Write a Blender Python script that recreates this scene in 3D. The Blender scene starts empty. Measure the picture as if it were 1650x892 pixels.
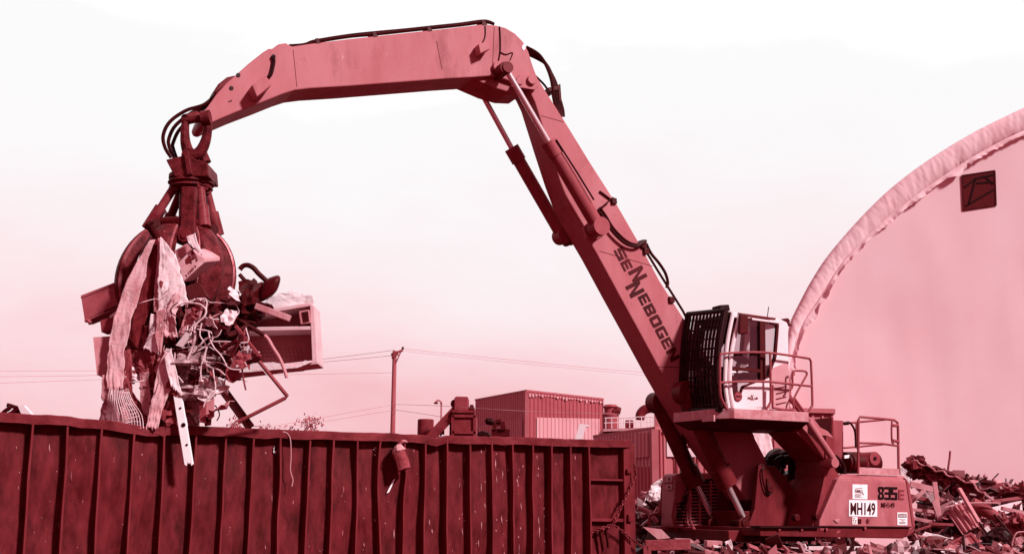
import bpy, bmesh, math, random
from mathutils import Vector, Matrix, noise
random.seed(7)
scene = bpy.context.scene
COL = scene.collection
V = Vector

# ------------------------------------------------------------------ camera
F = 1880.0                      # focal length in photograph pixels (1650 wide)
CAM = V((0, 0, 1.8))
PITCH = math.atan(374 / F)
RHO = 0.007
FWD = V((0, math.cos(PITCH), math.sin(PITCH)))
UPV = V((0, -math.sin(PITCH), math.cos(PITCH)))
RGT = V((1, 0, 0))
CX = RGT * math.cos(RHO) + UPV * math.sin(RHO)
CY = -RGT * math.sin(RHO) + UPV * math.cos(RHO)

def ray(px, py):
    return CX * ((px - 825) / F) + CY * ((446 - py) / F) + FWD

def P(px, py, Y):
    d = ray(px, py)
    return CAM + d * (Y / d.y)

def PZ(px, py, z):
    d = ray(px, py)
    return CAM + d * ((z - CAM.z) / d.z)

def on_plane(px, py, p0, n):
    d = ray(px, py)
    return CAM + d * ((p0 - CAM).dot(n) / d.dot(n))

cam_data = bpy.data.cameras.new('camera')
cam = bpy.data.objects.new('camera', cam_data)
COL.objects.link(cam)
cam_data.sensor_width = 36
cam_data.lens = F / 1650 * 36
cam_data.clip_end = 2000
m = Matrix((CX, CY, -FWD)).transposed().to_4x4()
m.translation = CAM
cam.matrix_world = m
scene.camera = cam

# ------------------------------------------------------------------ colour
STOPS = [(0, (25, 0, 3)), (.12, (60, 2, 8)), (.25, (96, 11, 19)), (.36, (128, 41, 48)), (.48, (163, 72, 80)), (.58, (190, 101, 108)), (.70, (214, 138, 143)), (.80, (235, 173, 177)), (.90, (246, 216, 218)), (1, (255, 255, 255))]

def lin(c):
    c /= 255
    return c / 12.92 if c <= .04045 else ((c + .055) / 1.055) ** 2.4

def D(g, k=1.0):
    """the photograph's red print tone for a grey level, as linear rgb"""
    g = min(max(g, 0), 1)
    for (a, ca), (b, cb) in zip(STOPS, STOPS[1:]):
        if g <= b:
            t = (g - a) / (b - a)
            c_ = [min(lin(x + (y - x) * t) * k, .92) for x, y in zip(ca, cb)]; sat = .68 + .32 * g
            return (c_[0], c_[1] * sat, c_[2] * min(sat + .03, 1), 1)
    return (1, 1, 1, 1)

MATS = {}
def mat(name, g, var=.05, rough=.6, metal=0.0, scale=3.0, bump=.15, streak=1.0, spec=.13, grime=0.0, fleck=0.0, bscale=None, k=.75):
    """painted / weathered surface: two tones mixed by noise, optional dark grime patches and pale scratches"""
    if name in MATS: return MATS[name]
    mt = bpy.data.materials.new(name); mt.use_nodes = True
    nt = mt.node_tree; N = nt.nodes; L = nt.links
    b = N['Principled BSDF']
    b.inputs['Roughness'].default_value = rough
    b.inputs['Metallic'].default_value = metal
    b.inputs['Specular IOR Level'].default_value = spec
    tc = N.new('ShaderNodeTexCoord')
    mp = N.new('ShaderNodeMapping'); L.new(tc.outputs['Object'], mp.inputs['Vector'])
    mp.inputs['Scale'].default_value = (1, 1, 1 / streak)
    n1 = N.new('ShaderNodeTexNoise'); n1.inputs['Scale'].default_value = scale; n1.inputs['Detail'].default_value = 8
    n1.inputs['Roughness'].default_value = .62
    L.new(mp.outputs['Vector'], n1.inputs['Vector'])
    r = N.new('ShaderNodeValToRGB')
    r.color_ramp.elements[0].position = .3; r.color_ramp.elements[0].color = D(g - var, k)
    r.color_ramp.elements[1].position = .7; r.color_ramp.elements[1].color = D(g + var, k)
    L.new(n1.outputs['Fac'], r.inputs['Fac'])
    col = r.outputs['Color']
    if grime > 0:
        n2 = N.new('ShaderNodeTexNoise'); n2.inputs['Scale'].default_value = scale * .7; n2.inputs['Detail'].default_value = 10
        n2.inputs['Roughness'].default_value = .7
        L.new(mp.outputs['Vector'], n2.inputs['Vector'])
        r2 = N.new('ShaderNodeValToRGB')
        r2.color_ramp.elements[0].position = .52; r2.color_ramp.elements[0].color = (0, 0, 0, 1)
        r2.color_ramp.elements[1].position = .72; r2.color_ramp.elements[1].color = (1, 1, 1, 1)
        L.new(n2.outputs['Fac'], r2.inputs['Fac'])
        mu = N.new('ShaderNodeMath'); mu.operation = 'MULTIPLY'; mu.inputs[1].default_value = grime
        L.new(r2.outputs['Color'], mu.inputs[0])
        mx = N.new('ShaderNodeMix'); mx.data_type = 'RGBA'
        mx.inputs[7].default_value = D(max(g - .26, .06), k)
        L.new(mu.outputs[0], mx.inputs[0]); L.new(col, mx.inputs[6])
        col = mx.outputs[2]
    if fleck > 0:
        mp3 = N.new('ShaderNodeMapping'); L.new(tc.outputs['Object'], mp3.inputs['Vector'])
        mp3.inputs['Scale'].default_value = (9, 9, 1.6)
        n3 = N.new('ShaderNodeTexNoise'); n3.inputs['Scale'].default_value = 2.2; n3.inputs['Detail'].default_value = 5
        n3.inputs['Roughness'].default_value = .6
        L.new(mp3.outputs['Vector'], n3.inputs['Vector'])
        r3 = N.new('ShaderNodeValToRGB')
        r3.color_ramp.elements[0].position = .735 - .05 * fleck; r3.color_ramp.elements[0].color = (0, 0, 0, 1)
        r3.color_ramp.elements[1].position = .77 - .05 * fleck; r3.color_ramp.elements[1].color = (1, 1, 1, 1)
        L.new(n3.outputs['Fac'], r3.inputs['Fac'])
        mx3 = N.new('ShaderNodeMix'); mx3.data_type = 'RGBA'
        mx3.inputs[7].default_value = D(min(g + .42, .9), k)
        L.new(r3.outputs['Color'], mx3.inputs[0]); L.new(col, mx3.inputs[6])
        col = mx3.outputs[2]
    L.new(col, b.inputs['Base Color'])
    if bump > 0:
        nb = N.new('ShaderNodeTexNoise'); nb.inputs['Scale'].default_value = bscale or scale * 5; nb.inputs['Detail'].default_value = 6
        L.new(mp.outputs['Vector'], nb.inputs['Vector'])
        bp = N.new('ShaderNodeBump'); bp.inputs['Strength'].default_value = bump; bp.inputs['Distance'].default_value = .02
        L.new(nb.outputs['Fac'], bp.inputs['Height'])
        L.new(bp.outputs['Normal'], b.inputs['Normal'])
    MATS[name] = mt
    return mt

def glass_mat(name, g, alpha):
    mt = bpy.data.materials.new(name); mt.use_nodes = True
    nt = mt.node_tree; N = nt.nodes; L = nt.links
    out = N['Material Output']; N.remove(N['Principled BSDF'])
    tr = N.new('ShaderNodeBsdfTransparent'); tr.inputs['Color'].default_value = D(g, 1.15)
    gl = N.new('ShaderNodeBsdfGlossy'); gl.inputs['Roughness'].default_value = .04
    gl.inputs['Color'].default_value = D(.9)
    mx = N.new('ShaderNodeMixShader')
    fr = N.new('ShaderNodeFresnel'); fr.inputs['IOR'].default_value = 1.45
    ad = N.new('ShaderNodeMath'); ad.operation = 'ADD'; ad.inputs[1].default_value = alpha
    L.new(fr.outputs[0], ad.inputs[0]); L.new(ad.outputs[0], mx.inputs[0])
    L.new(tr.outputs[0], mx.inputs[1]); L.new(gl.outputs[0], mx.inputs[2])
    L.new(mx.outputs[0], out.inputs['Surface'])
    MATS[name] = mt
    return mt

# ------------------------------------------------------------------ mesh helpers
ORIG = {}

class MB:
    def __init__(self): self.v = []; self.f = []
    def add(self, vs, fs):
        n = len(self.v); self.v += [V(x) for x in vs]; self.f += [tuple(i + n for i in f) for f in fs]; return self
    def prism(self, A, B):
        n = len(A)
        return self.add(list(A) + list(B), [tuple(range(n)), tuple(range(2 * n - 1, n - 1, -1))] +
                        [(i, n + i, n + (i + 1) % n, (i + 1) % n) for i in range(n)])
    def box(self, c, ax, ay, az):
        """c centre; ax ay az half-axis vectors"""
        c = V(c)
        vs = [c + ax * i + ay * j + az * k for k in (-1, 1) for i, j in ((-1, -1), (1, -1), (1, 1), (-1, 1))]
        return self.add(vs, [(3, 2, 1, 0), (4, 5, 6, 7), (0, 1, 5, 4), (1, 2, 6, 5), (2, 3, 7, 6), (3, 0, 4, 7)])
    def bar(self, p, q, w, h, up=V((0, 0, 1))):
        p = V(p); q = V(q); d = (q - p)
        if d.length < 1e-6: return self
        dn = d.normalized(); s = dn.cross(up)
        if s.length < 1e-3: s = dn.cross(V((1, 0, 0)))
        s.normalize(); u = s.cross(dn).normalized()
        return self.box((p + q) / 2, d / 2, s * (w / 2), u * (h / 2))
    def tube(self, pts, r, n=8, cap=True):
        pts = [V(p) for p in pts]; m = len(pts)
        rs = r if isinstance(r, (list, tuple)) else [r] * m
        vs = []; ref = None
        for i, p in enumerate(pts):
            d = (pts[min(i + 1, m - 1)] - pts[max(i - 1, 0)]).normalized()
            if ref is None:
                ref = d.cross(V((0, 0, 1)))
                if ref.length < .05: ref = d.cross(V((1, 0, 0)))
            ref = (ref - d * ref.dot(d))
            if ref.length < 1e-4: ref = d.orthogonal()
            ref.normalize(); w = d.cross(ref)
            vs += [p + (ref * math.cos(2 * math.pi * k / n) + w * math.sin(2 * math.pi * k / n)) * rs[i] for k in range(n)]
        fs = [(i * n + k, i * n + (k + 1) % n, (i + 1) * n + (k + 1) % n, (i + 1) * n + k) for i in range(m - 1) for k in range(n)]
        if cap: fs += [tuple(range(n - 1, -1, -1)), tuple(range((m - 1) * n, m * n))]
        return self.add(vs, fs)
    def cyl(self, p, q, r, n=16): return self.tube([p, q], r, n)
    def lathe(self, base, prof, n=24, axis=V((0, 0, 1))):
        """prof: (radius, height) list"""
        x = axis.orthogonal().normalized(); y = axis.cross(x).normalized(); base = V(base); vs = []
        for r, h in prof:
            vs += [base + axis * h + (x * math.cos(2 * math.pi * k / n) + y * math.sin(2 * math.pi * k / n)) * max(r, 1e-4) for k in range(n)]
        m = len(prof)
        fs = [(i * n + k, i * n + (k + 1) % n, (i + 1) * n + (k + 1) % n, (i + 1) * n + k) for i in range(m - 1) for k in range(n)]
        fs += [tuple(range(n - 1, -1, -1)), tuple(range((m - 1) * n, m * n))]
        return self.add(vs, fs)
    def grid(self, rows):
        m = len(rows); n = len(rows[0])
        return self.add([p for r in rows for p in r], [(i * n + j, i * n + j + 1, (i + 1) * n + j + 1, (i + 1) * n + j) for i in range(m - 1) for j in range(n - 1)])
    def build(self, name, material, parent=None, bevel=0, smooth=False, solid=0, angle=.6, origin=None, recalc=True):
        me = bpy.data.meshes.new(name)
        if origin is None:
            if parent is not None: origin = ORIG[parent]
            else:
                xs = [v.x for v in self.v]; ys = [v.y for v in self.v]; zs = [v.z for v in self.v]
                origin = V(((min(xs) + max(xs)) / 2, (min(ys) + max(ys)) / 2, min(zs)))
        me.from_pydata([v - origin for v in self.v], [], self.f)
        if recalc:
            bm = bmesh.new(); bm.from_mesh(me); bmesh.ops.recalc_face_normals(bm, faces=bm.faces); bm.to_mesh(me); bm.free()
        if smooth:
            me.shade_smooth(); me.set_sharp_from_angle(angle=angle)
        me.materials.append(material)
        o = bpy.data.objects.new(name, me); COL.objects.link(o)
        if parent is not None: o.parent = parent
        else: o.location = origin
        ORIG[o] = V(origin)
        if solid:
            md = o.modifiers.new('solid', 'SOLIDIFY'); md.thickness = solid; md.offset = 0
        if bevel:
            md = o.modifiers.new('bevel', 'BEVEL'); md.width = bevel; md.segments = 2; md.limit_method = 'ANGLE'; md.angle_limit = .7
        return o

def tag(o, label, cat, group=None, kind=None):
    o['label'] = label; o['category'] = cat
    if group: o['group'] = group
    if kind: o['kind'] = kind
    return o

def structure(o, kind='structure'):
    o['kind'] = kind; return o

def thing(name, label, cat, loc, group=None):
    o = bpy.data.objects.new(name, None); COL.objects.link(o)
    o.location = loc; ORIG[o] = V(loc); o.empty_display_size = .3
    return tag(o, label, cat, group)

def spline(pts, n=8):
    """Catmull-Rom through 3-D points"""
    pts = [V(p) for p in pts]; out = []
    for i in range(len(pts) - 1):
        p0 = pts[max(i - 1, 0)]; p1 = pts[i]; p2 = pts[i + 1]; p3 = pts[min(i + 2, len(pts) - 1)]
        for k in range(n):
            t = k / n
            out.append(.5 * ((2 * p1) + (p2 - p0) * t + (2 * p0 - 5 * p1 + 4 * p2 - p3) * t * t + (3 * p1 - p0 - 3 * p2 + p3) * t ** 3))
    return out + [pts[-1]]

def along(pts, t):
    pts = [V(p) for p in pts]; d = [0]
    for a, b in zip(pts, pts[1:]): d.append(d[-1] + (b - a).length)
    s = t * d[-1]
    for i in range(len(pts) - 1):
        if s <= d[i + 1] + 1e-9:
            return pts[i].lerp(pts[i + 1], (s - d[i]) / max(d[i + 1] - d[i], 1e-9))
    return pts[-1]

def cloth(left, right, nu=16, nv=28, wr=.04, fold=.03, nf=3.0, seed=0, freq=3.0):
    """a crumpled, frayed sheet between two edge polylines, top to bottom"""
    rows = []; nu = int(nu * 1.5); nv = int(nv * 1.6)
    L_ = sum((V(b) - V(a)).length for a, b in zip(left, left[1:]))
    for i in range(nv + 1):
        v = i / nv; a = along(left, v); b = along(right, v); row = []
        ax = (b - a); wid = ax.length
        nrm = ax.cross(V((0, 0, 1)))
        if nrm.length < 1e-4: nrm = V((0, -1, 0))
        nrm.normalize()
        e0 = .10 * noise.noise(V((seed, v * L_ * 4, 1.3))) + .05 * noise.noise(V((seed, v * L_ * 13, 7)))
        e1 = .10 * noise.noise(V((seed + 5, v * L_ * 4, 2.3))) + .05 * noise.noise(V((seed + 9, v * L_ * 13, 8)))
        for j in range(nu + 1):
            u = j / nu; p = a.lerp(b, e0 + (1 + e1 - e0) * u)
            q = V((u * wid * freq * 1.6 + seed * 7.3, v * L_ * freq * .9, seed))
            k = noise.noise(q); k2 = abs(noise.noise(q * 2.3 + V((3, 1, 0)))); k3 = abs(noise.noise(q * 5.1 + V((1, 7, 2))))
            fl = abs(noise.noise(V((u * nf * 1.7 + .5 * k + seed * 3, v * L_ * .9, seed + 4))))
            cr = .35 + .65 * v; p = p + nrm * (wr * k * 1.2 - wr * 1.0 * k2 * cr - wr * .45 * k3 * cr + fold * 2.6 * (.35 - fl) * (v * .7 + .3)) + V((k2 - .3, 0, k)) * wr * .4
            if i == nv: p = p - V((0, 0, 1)) * .10 * noise.noise(V((u * 9, seed, 3)))
            row.append(p)
        rows.append(row)
    mb = MB(); mb.grid(rows)
    return mb

def crumple(c, size, seed, n=14, amp=.35, freq=2.2, wrap=1.0):
    """a crushed lump of sheet: a noisy folded ball"""
    mb = MB(); rows = []
    sx, sy, sz = size
    for i in range(n + 1):
        th = math.pi * (i / n); row = []
        for j in range(n * 2 + 1):
            ph = 2 * math.pi * (j % (n * 2)) / (n * 2) * wrap
            d = V((math.sin(th) * math.cos(ph), math.sin(th) * math.sin(ph), math.cos(th)))
            k = noise.noise(d * freq + V((seed * 3.7, seed, 0))) + .6 * noise.noise(d * freq * 2.6 + V((0, seed * 2.1, 4)))
            k = round(k * 5) / 5 * .5 + k * .5
            r = 1 + amp * k * 1.6
            row.append(V(c) + V((d.x * sx * r, d.y * sy * r, d.z * sz * r)))
        rows.append(row)
    mb.grid(rows)
    return mb

def text_mesh(s, bold=0.0):
    cu = bpy.data.curves.new('tmp', 'FONT'); cu.body = s; cu.offset = bold; cu.resolution_u = 3
    ob = bpy.data.objects.new('tmp', cu); COL.objects.link(ob)
    bpy.context.view_layer.update()
    me = bpy.data.meshes.new_from_object(ob.evaluated_get(bpy.context.evaluated_depsgraph_get()))
    vs = [v.co.copy() for v in me.vertices]; fs = [tuple(p.vertices) for p in me.polygons]
    bpy.data.objects.remove(ob); bpy.data.curves.remove(cu); bpy.data.meshes.remove(me)
    return vs, fs

def letters(mb, s, quad, bold=0.0, fit=True):
    """write s into the quad (top-left, top-right, bottom-right, bottom-left), as flat decal faces"""
    vs, fs = text_mesh(s, bold)
    x0 = min(v.x for v in vs); x1 = max(v.x for v in vs); y0 = min(v.y for v in vs); y1 = max(v.y for v in vs)
    tl, tr, br, bl = [V(q) for q in quad]
    out = []
    for v in vs:
        u = (v.x - x0) / (x1 - x0); w = (v.y - y0) / (y1 - y0)
        out.append(bl.lerp(br, u).lerp(tl.lerp(tr, u), w))
    return mb.add(out, fs)

GLYPH = {  # heavy block capitals as convex strokes in a unit box
 'S': [[(0, 1), (1, 1), (1, .78), (0, .78)], [(0, .78), (.30, .78), (.30, .61), (0, .61)], [(0, .61), (1, .61), (1, .39), (0, .39)], [(.70, .39), (1, .39), (1, .22), (.70, .22)], [(0, .22), (1, .22), (1, 0), (0, 0)]],
 'E': [[(0, 1), (.32, 1), (.32, 0), (0, 0)], [(.32, 1), (1, 1), (1, .78), (.32, .78)], [(.32, .61), (.92, .61), (.92, .39), (.32, .39)], [(.32, .22), (1, .22), (1, 0), (.32, 0)]],
 'N': [[(0, 1), (.30, 1), (.30, 0), (0, 0)], [(.70, 1), (1, 1), (1, 0), (.70, 0)], [(.30, 1), (.70, .36), (.70, 0), (.30, .64)]],
 'B': [[(0, 1), (.32, 1), (.32, 0), (0, 0)], [(.32, 1), (.88, 1), (1, .9), (1, .78), (.32, .78)], [(.32, .61), (.94, .61), (.94, .39), (.32, .39)], [(.32, .22), (1, .22), (1, .10), (.88, 0), (.32, 0)], [(.70, .78), (1, .78), (.94, .61), (.70, .61)], [(.70, .39), (.94, .39), (1, .22), (.70, .22)]],
 'O': [[(0, .9), (.12, 1), (.32, 1), (.32, 0), (.12, 0), (0, .1)], [(.68, 1), (.88, 1), (1, .9), (1, .1), (.88, 0), (.68, 0)], [(.32, 1), (.68, 1), (.68, .78), (.32, .78)], [(.32, .22), (.68, .22), (.68, 0), (.32, 0)]],
 'G': [[(0, .9), (.12, 1), (.32, 1), (.32, 0), (.12, 0), (0, .1)], [(.32, 1), (1, 1), (1, .78), (.32, .78)], [(.32, .22), (1, .22), (1, 0), (.32, 0)], [(.70, .54), (1, .54), (1, .22), (.70, .22)], [(.52, .54), (.70, .54), (.70, .36), (.52, .36)]],
}
def block_letter(mb, ch, quad):
    tl, tr, br, bl = quad
    for poly in GLYPH[ch]:
        pts = [bl.lerp(br, u).lerp(tl.lerp(tr, u), w) for u, w in poly]
        mb.add(pts, [tuple(range(len(pts)))])
    return mb
# ------------------------------------------------------------------ render, sky, sun
scene.render.engine = 'CYCLES'
scene.view_settings.view_transform = 'Standard'
scene.view_settings.look = 'None'
scene.view_settings.exposure = 0.0
scene.view_settings.gamma = 1
scene.cycles.max_bounces = 6
scene.cycles.transparent_max_bounces = 12
scene.cycles.caustics_reflective = False
scene.cycles.caustics_refractive = False
try: scene.cycles.use_denoising = True
except Exception: pass

SUN = V((.70, -.58, .66)).normalized()
elev = math.asin(SUN.z); azim = math.atan2(SUN.x, SUN.y)
w = bpy.data.worlds.new('World'); scene.world = w; w.use_nodes = True
nt = w.node_tree; N = nt.nodes; L = nt.links
bg = N['Background']; bg.inputs['Strength'].default_value = .1
sky = N.new('ShaderNodeTexSky'); sky.sky_type = 'NISHITA'; sky.sun_disc = False
sky.sun_elevation = elev; sky.sun_rotation = azim
bw = N.new('ShaderNodeRGBToBW'); L.new(sky.outputs[0], bw.inputs[0])
tc = N.new('ShaderNodeTexCoord')
nrm = N.new('ShaderNodeVectorMath'); nrm.operation = 'NORMALIZE'; L.new(tc.outputs['Generated'], nrm.inputs[0])
sp = N.new('ShaderNodeSeparateXYZ'); L.new(nrm.outputs[0], sp.inputs[0])
cl = N.new('ShaderNodeTexNoise'); cl.inputs['Scale'].default_value = 3.2; cl.inputs['Detail'].default_value = 7; cl.inputs['Roughness'].default_value = .55
mpc = N.new('ShaderNodeMapping'); mpc.inputs['Scale'].default_value = (1, 1, 2.6); L.new(nrm.outputs[0], mpc.inputs[0]); L.new(mpc.outputs[0], cl.inputs['Vector'])
# elevation + a little cloud unevenness
ma = N.new('ShaderNodeMath'); ma.operation = 'MULTIPLY_ADD'; L.new(cl.outputs['Fac'], ma.inputs[0]); ma.inputs[1].default_value = .24; 
L.new(sp.outputs['Z'], ma.inputs[2])
sb = N.new('ShaderNodeMath'); sb.operation = 'SUBTRACT'; L.new(ma.outputs[0], sb.inputs[0]); sb.inputs[1].default_value = .115
rp = N.new('ShaderNodeValToRGB'); L.new(sb.outputs[0], rp.inputs[0])
E = rp.color_ramp.elements
E[0].position = 0.0; E[0].color = D(.805)
E[1].position = .41; E[1].color = (1.06, 1.06, 1.06, 1)
for p_, g_ in ((.05, .832), (.10, .875), (.15, .915), (.21, .945), (.29, .972), (.36, .992)):
    e = E.new(p_); e.color = D(g_)
# unseen sky, dimmed and reddened to deepen shade on faces away from the sun
sm = N.new('ShaderNodeMapRange'); sm.interpolation_type = 'SMOOTHSTEP'
L.new(sp.outputs['Y'], sm.inputs['Value']); sm.inputs['From Min'].default_value = .1; sm.inputs['From Max'].default_value = .75
mx = N.new('ShaderNodeMix'); mx.data_type = 'RGBA'
L.new(sm.outputs[0], mx.inputs[0]); 
hv = N.new('ShaderNodeMix'); hv.data_type = 'RGBA'; hv.blend_type = 'MULTIPLY'; hv.inputs[0].default_value = 1
L.new(rp.outputs[0], hv.inputs[6]); hv.inputs[7].default_value = (.45, .17, .22, 1)
L.new(hv.outputs[2], mx.inputs[6]); L.new(rp.outputs[0], mx.inputs[7])
# the clear-sky model lends its brightness distribution
sc_ = N.new('ShaderNodeMath'); sc_.operation = 'MULTIPLY_ADD'; L.new(bw.outputs[0], sc_.inputs[0]); sc_.inputs[1].default_value = .05; sc_.inputs[2].default_value = 10.4
vm = N.new('ShaderNodeVectorMath'); vm.operation = 'SCALE'; L.new(mx.outputs[2], vm.inputs[0]); L.new(sc_.outputs[0], vm.inputs['Scale'])
# below the horizon: dark earth
lo = N.new('ShaderNodeMapRange'); L.new(sp.outputs['Z'], lo.inputs['Value']); lo.inputs['From Min'].default_value = -.03; lo.inputs['From Max'].default_value = 0.0
mx2 = N.new('ShaderNodeMix'); mx2.data_type = 'RGBA'; L.new(lo.outputs[0], mx2.inputs[0])
mx2.inputs[6].default_value = (.8, .05, .10, 1); L.new(vm.outputs[0], mx2.inputs[7])
L.new(mx2.outputs[2], bg.inputs['Color'])

sl = bpy.data.lights.new('sun', 'SUN'); sl.energy = 4.9; sl.angle = math.radians(6); sl.color = (1, .955, .965)
so = bpy.data.objects.new('sun', sl); COL.objects.link(so); so.rotation_euler = SUN.to_track_quat('Z', 'Y').to_euler(); so.location = (20, -20, 30)

# ------------------------------------------------------------------ shared materials
M_PAINT = mat('machine_paint', .645, .045, .5, scale=1.6, bump=.08, streak=2.6, grime=.75, fleck=.3, bscale=9)
M_PAINT2 = mat('dusty_paint', .52, .06, .55, scale=2.2, bump=.08, streak=2.5, grime=.5)
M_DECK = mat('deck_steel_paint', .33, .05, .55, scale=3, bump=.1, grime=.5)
M_DARK = mat('dark_steel', .20, .05, .5, scale=4, bump=.2)
M_BLACK = mat('black_rubber', .07, .03, .5, scale=5, bump=.1)
M_HOSE = mat('hose_rubber', .12, .04, .4, scale=6, bump=.05)
M_GRAP = mat('worn_grapple_steel', .29, .12, .55, metal=.1, scale=7, bump=.5, grime=.7, fleck=.9)
M_CHROME = mat('chrome_rod', .93, .04, .22, k=1, metal=.8, scale=2, bump=0)
M_WHITE = mat('white_cab_paint', .925, .02, .4, k=.88, scale=2, bump=.03, grime=.12)
M_GREY = mat('grey_rail_paint', .50, .05, .45, scale=4, bump=.05)
M_GALV = mat('galvanised_edge', .74, .08, .5, scale=6, bump=.1, grime=.4, metal=.1)
M_STICK = mat('sticker_white', .97, .02, .5, k=.9, scale=8, bump=0, grime=.15)
M_INK = mat('sticker_ink', .16, .02, .6, scale=8, bump=0)
M_INKB = mat('black_lettering', .03, .02, .55, scale=8, bump=0)
M_INKM = mat('faded_lettering', .34, .05, .55, scale=8, bump=0)
M_GLASS = glass_mat('cab_glass', .955, .06)
M_GROUND = mat('yard_dirt', .33, .07, .95, scale=.7, bump=.6, spec=.1, grime=.5)

g = MB()
R_ = 600
rows = []
xs = [-R_, -120, -40] + [-30 + 2 * i for i in range(31)] + [40, 120, R_]
ys = [-R_, -100, -20] + [-10 + 2 * i for i in range(41)] + [90, 150, R_]
for y in ys:
    rows.append([V((x, y, .12 * noise.noise(V((x * .3, y * .3, 0))) if abs(x) < 31 and -11 < y < 71 else 0)) for x in xs])
g.grid(rows)
structure(g.build('ground', M_GROUND, smooth=True, angle=3, origin=V((0, 0, 0))))
# ------------------------------------------------------------------ the material handler
HD = math.radians(26)
FV = V((-math.cos(HD), -math.sin(HD), 0)); SV = V((math.sin(HD), -math.cos(HD), 0)); ZV = V((0, 0, 1))
MO = V((4.74, 22, 0))
def M(px, py, b): return on_plane(px, py, MO + SV * b, SV)          # pixel on the machine's vertical plane at side offset b
def MA(px, py, a): return on_plane(px, py, MO + FV * a, FV)         # pixel on a plane across the machine
def LW(a, b, z): return MO + FV * a + SV * b + ZV * z
def slab(mb, pix, b0, b1):
    A = [M(x, y, b0) for x, y in pix]; return mb.prism(A, [p + SV * (b1 - b0) for p in A])
def slabN(mb, pix, bn, b0, b1):
    """outline read on the near plane bn, built between offsets b0 and b1"""
    A = [M(x, y, bn) for x, y in pix]; return mb.prism([p + SV * (b0 - bn) for p in A], [p + SV * (b1 - bn) for p in A])
def mtube(mb, pix, b, r, n=8, sm=0):
    pts = [M(q[0], q[1], q[2] if len(q) > 2 else b) for q in pix]
    return mb.tube(spline(pts, sm) if sm else pts, r, n)
def mpin(mb, px, py, b0, b1, r, n=20):
    p = M(px, py, b0); return mb.cyl(p, p + SV * (b1 - b0), r, n)

HANDLER = thing('material_handler', 'tall scrap handler with raised cab and long bent arm holding a loaded grapple', 'scrap handler', LW(0, 0, 0))

# undercarriage ------------------------------------------------------
u = MB()
u.box(LW(0, 0, .72), FV * 1.3, SV * .75, ZV * .22)
u.lathe(LW(0, 0, .9), [(.85, 0), (.85, .1), (.95, .12), (.95, .3)], 40)
under = u.build('undercarriage', M_DARK, HANDLER, bevel=.02)
t = MB(); t.lathe(LW(0, 0, 1.0), [(1.18, 0), (1.18, .09)], 60)
for k in range(84):
    a = 2 * math.pi * k / 84; d = V((math.cos(a), math.sin(a), 0)); t.box(LW(0, 0, 1.07) + d * 1.2, d * .03, V((-d.y, d.x, 0)) * .018, ZV * .02)
t.build('slew_ring', mat('ring_steel', .22, .06, .4, metal=.3, scale=6, bump=.2), under)
for sd in (-1, 1):
    t = MB()
    prof = []
    for k in range(13): prof.append((-1.9 - .55 * math.sin(math.pi * k / 12), .58 + .55 * math.cos(math.pi * k / 12)))
    for k in range(13): prof.append((1.9 + .55 * math.sin(math.pi * k / 12), .58 - .55 * math.cos(math.pi * k / 12)))
    t.prism([LW(a, sd * 1.35 + .28, z) for a, z in prof], [LW(a, sd * 1.35 - .28, z) for a, z in prof])
    for k in range(22):
        a = -1.9 + 3.8 * k / 21
        t.box(LW(a, sd * 1.35, 1.14), FV * .06, SV * .29, ZV * .025)
    t.build('track', M_BLACK, under, bevel=.01)

# deck and housings ----------------------------------------------------
d = MB()
slab(d, [(1225, 849), (1466, 850), (1462, 862), (1455, 867), (1225, 863)], 1.40, -1.40)
d.prism([LW(1.5, .85, 1.28), LW(-.4, .85, 1.28), LW(-.4, -1.35, 1.28), LW(1.5, -1.35, 1.28)], [LW(1.5, .85, 1.47), LW(-.4, .85, 1.47), LW(-.4, -1.35, 1.47), LW(1.5, -1.35, 1.47)])
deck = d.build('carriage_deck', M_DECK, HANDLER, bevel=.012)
for px, py in ((1254, 852), (1290, 852), (1330, 852), (1392, 850)):
    b_ = MB(); mpin(b_, px, py, 1.40, 1.44, .025, 8); b_.build('bolt', M_GREY, deck)
b_ = MB(); slab(b_, [(1225, 846.5), (1322, 847), (1322, 850), (1225, 849.5)], 1.47, 1.2); b_.build('edge_strip', M_BLACK, deck)

h = MB()
A = [M(x, y, 1.42) for x, y in ((1321, 838), (1320, 847), (1470, 848.5), (1460, 776), (1350, 771))]
h.prism(A, [p + SV * -2.84 for p in A])
A = [M(1350, 771, 1.42), M(1460, 776, 1.42), M(1458, 766.5, 1.17), M(1357, 763, 1.17)]
A = [A[3], A[0], A[1], A[2]]
B = [A[0] - SV * 2.34, A[1] - SV * 2.84, A[2] - SV * 2.84, A[3] - SV * 2.34]
h.add(A + B, [(0, 1, 2, 3), (7, 6, 5, 4), (0, 4, 5, 1), (1, 5, 6, 2), (2, 6, 7, 3), (3, 7, 4, 0)])
house = h.build('engine_housing', M_PAINT, HANDLER, bevel=.015)
c = MB()
slab(c, [(1459.5, 768), (1466, 777), (1475.5, 846), (1473, 857), (1460, 866), (1463, 848), (1470.5, 848)], 1.36, -1.36)
c.build('counterweight', M_PAINT2, HANDLER, bevel=.03)
c = MB(); slab(c, [(1323, 846.2), (1469, 847.8), (1469, 849.3), (1322, 848.4)], 1.432, 1.3); c.build('door_gap_seal', M_BLACK, house)
def q(mb, x0, y0, x1, y1, b, sk=0.02):
    """decal plate on the side panel, its top edge following the panel"""
    pts = [(x0, y0), (x1, y0 + (x1 - x0) * sk), (x1, y1 + (x1 - x0) * sk), (x0, y1)]
    return slab(mb, pts, b, b - .012)
def qd(x0, y0, x1, y1, b, sk=0.02):
    return [M(x0, y0, b), M(x1, y0 + (x1 - x0) * sk, b), M(x1, y1 + (x1 - x0) * sk, b), M(x0, y1, b)]
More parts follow.
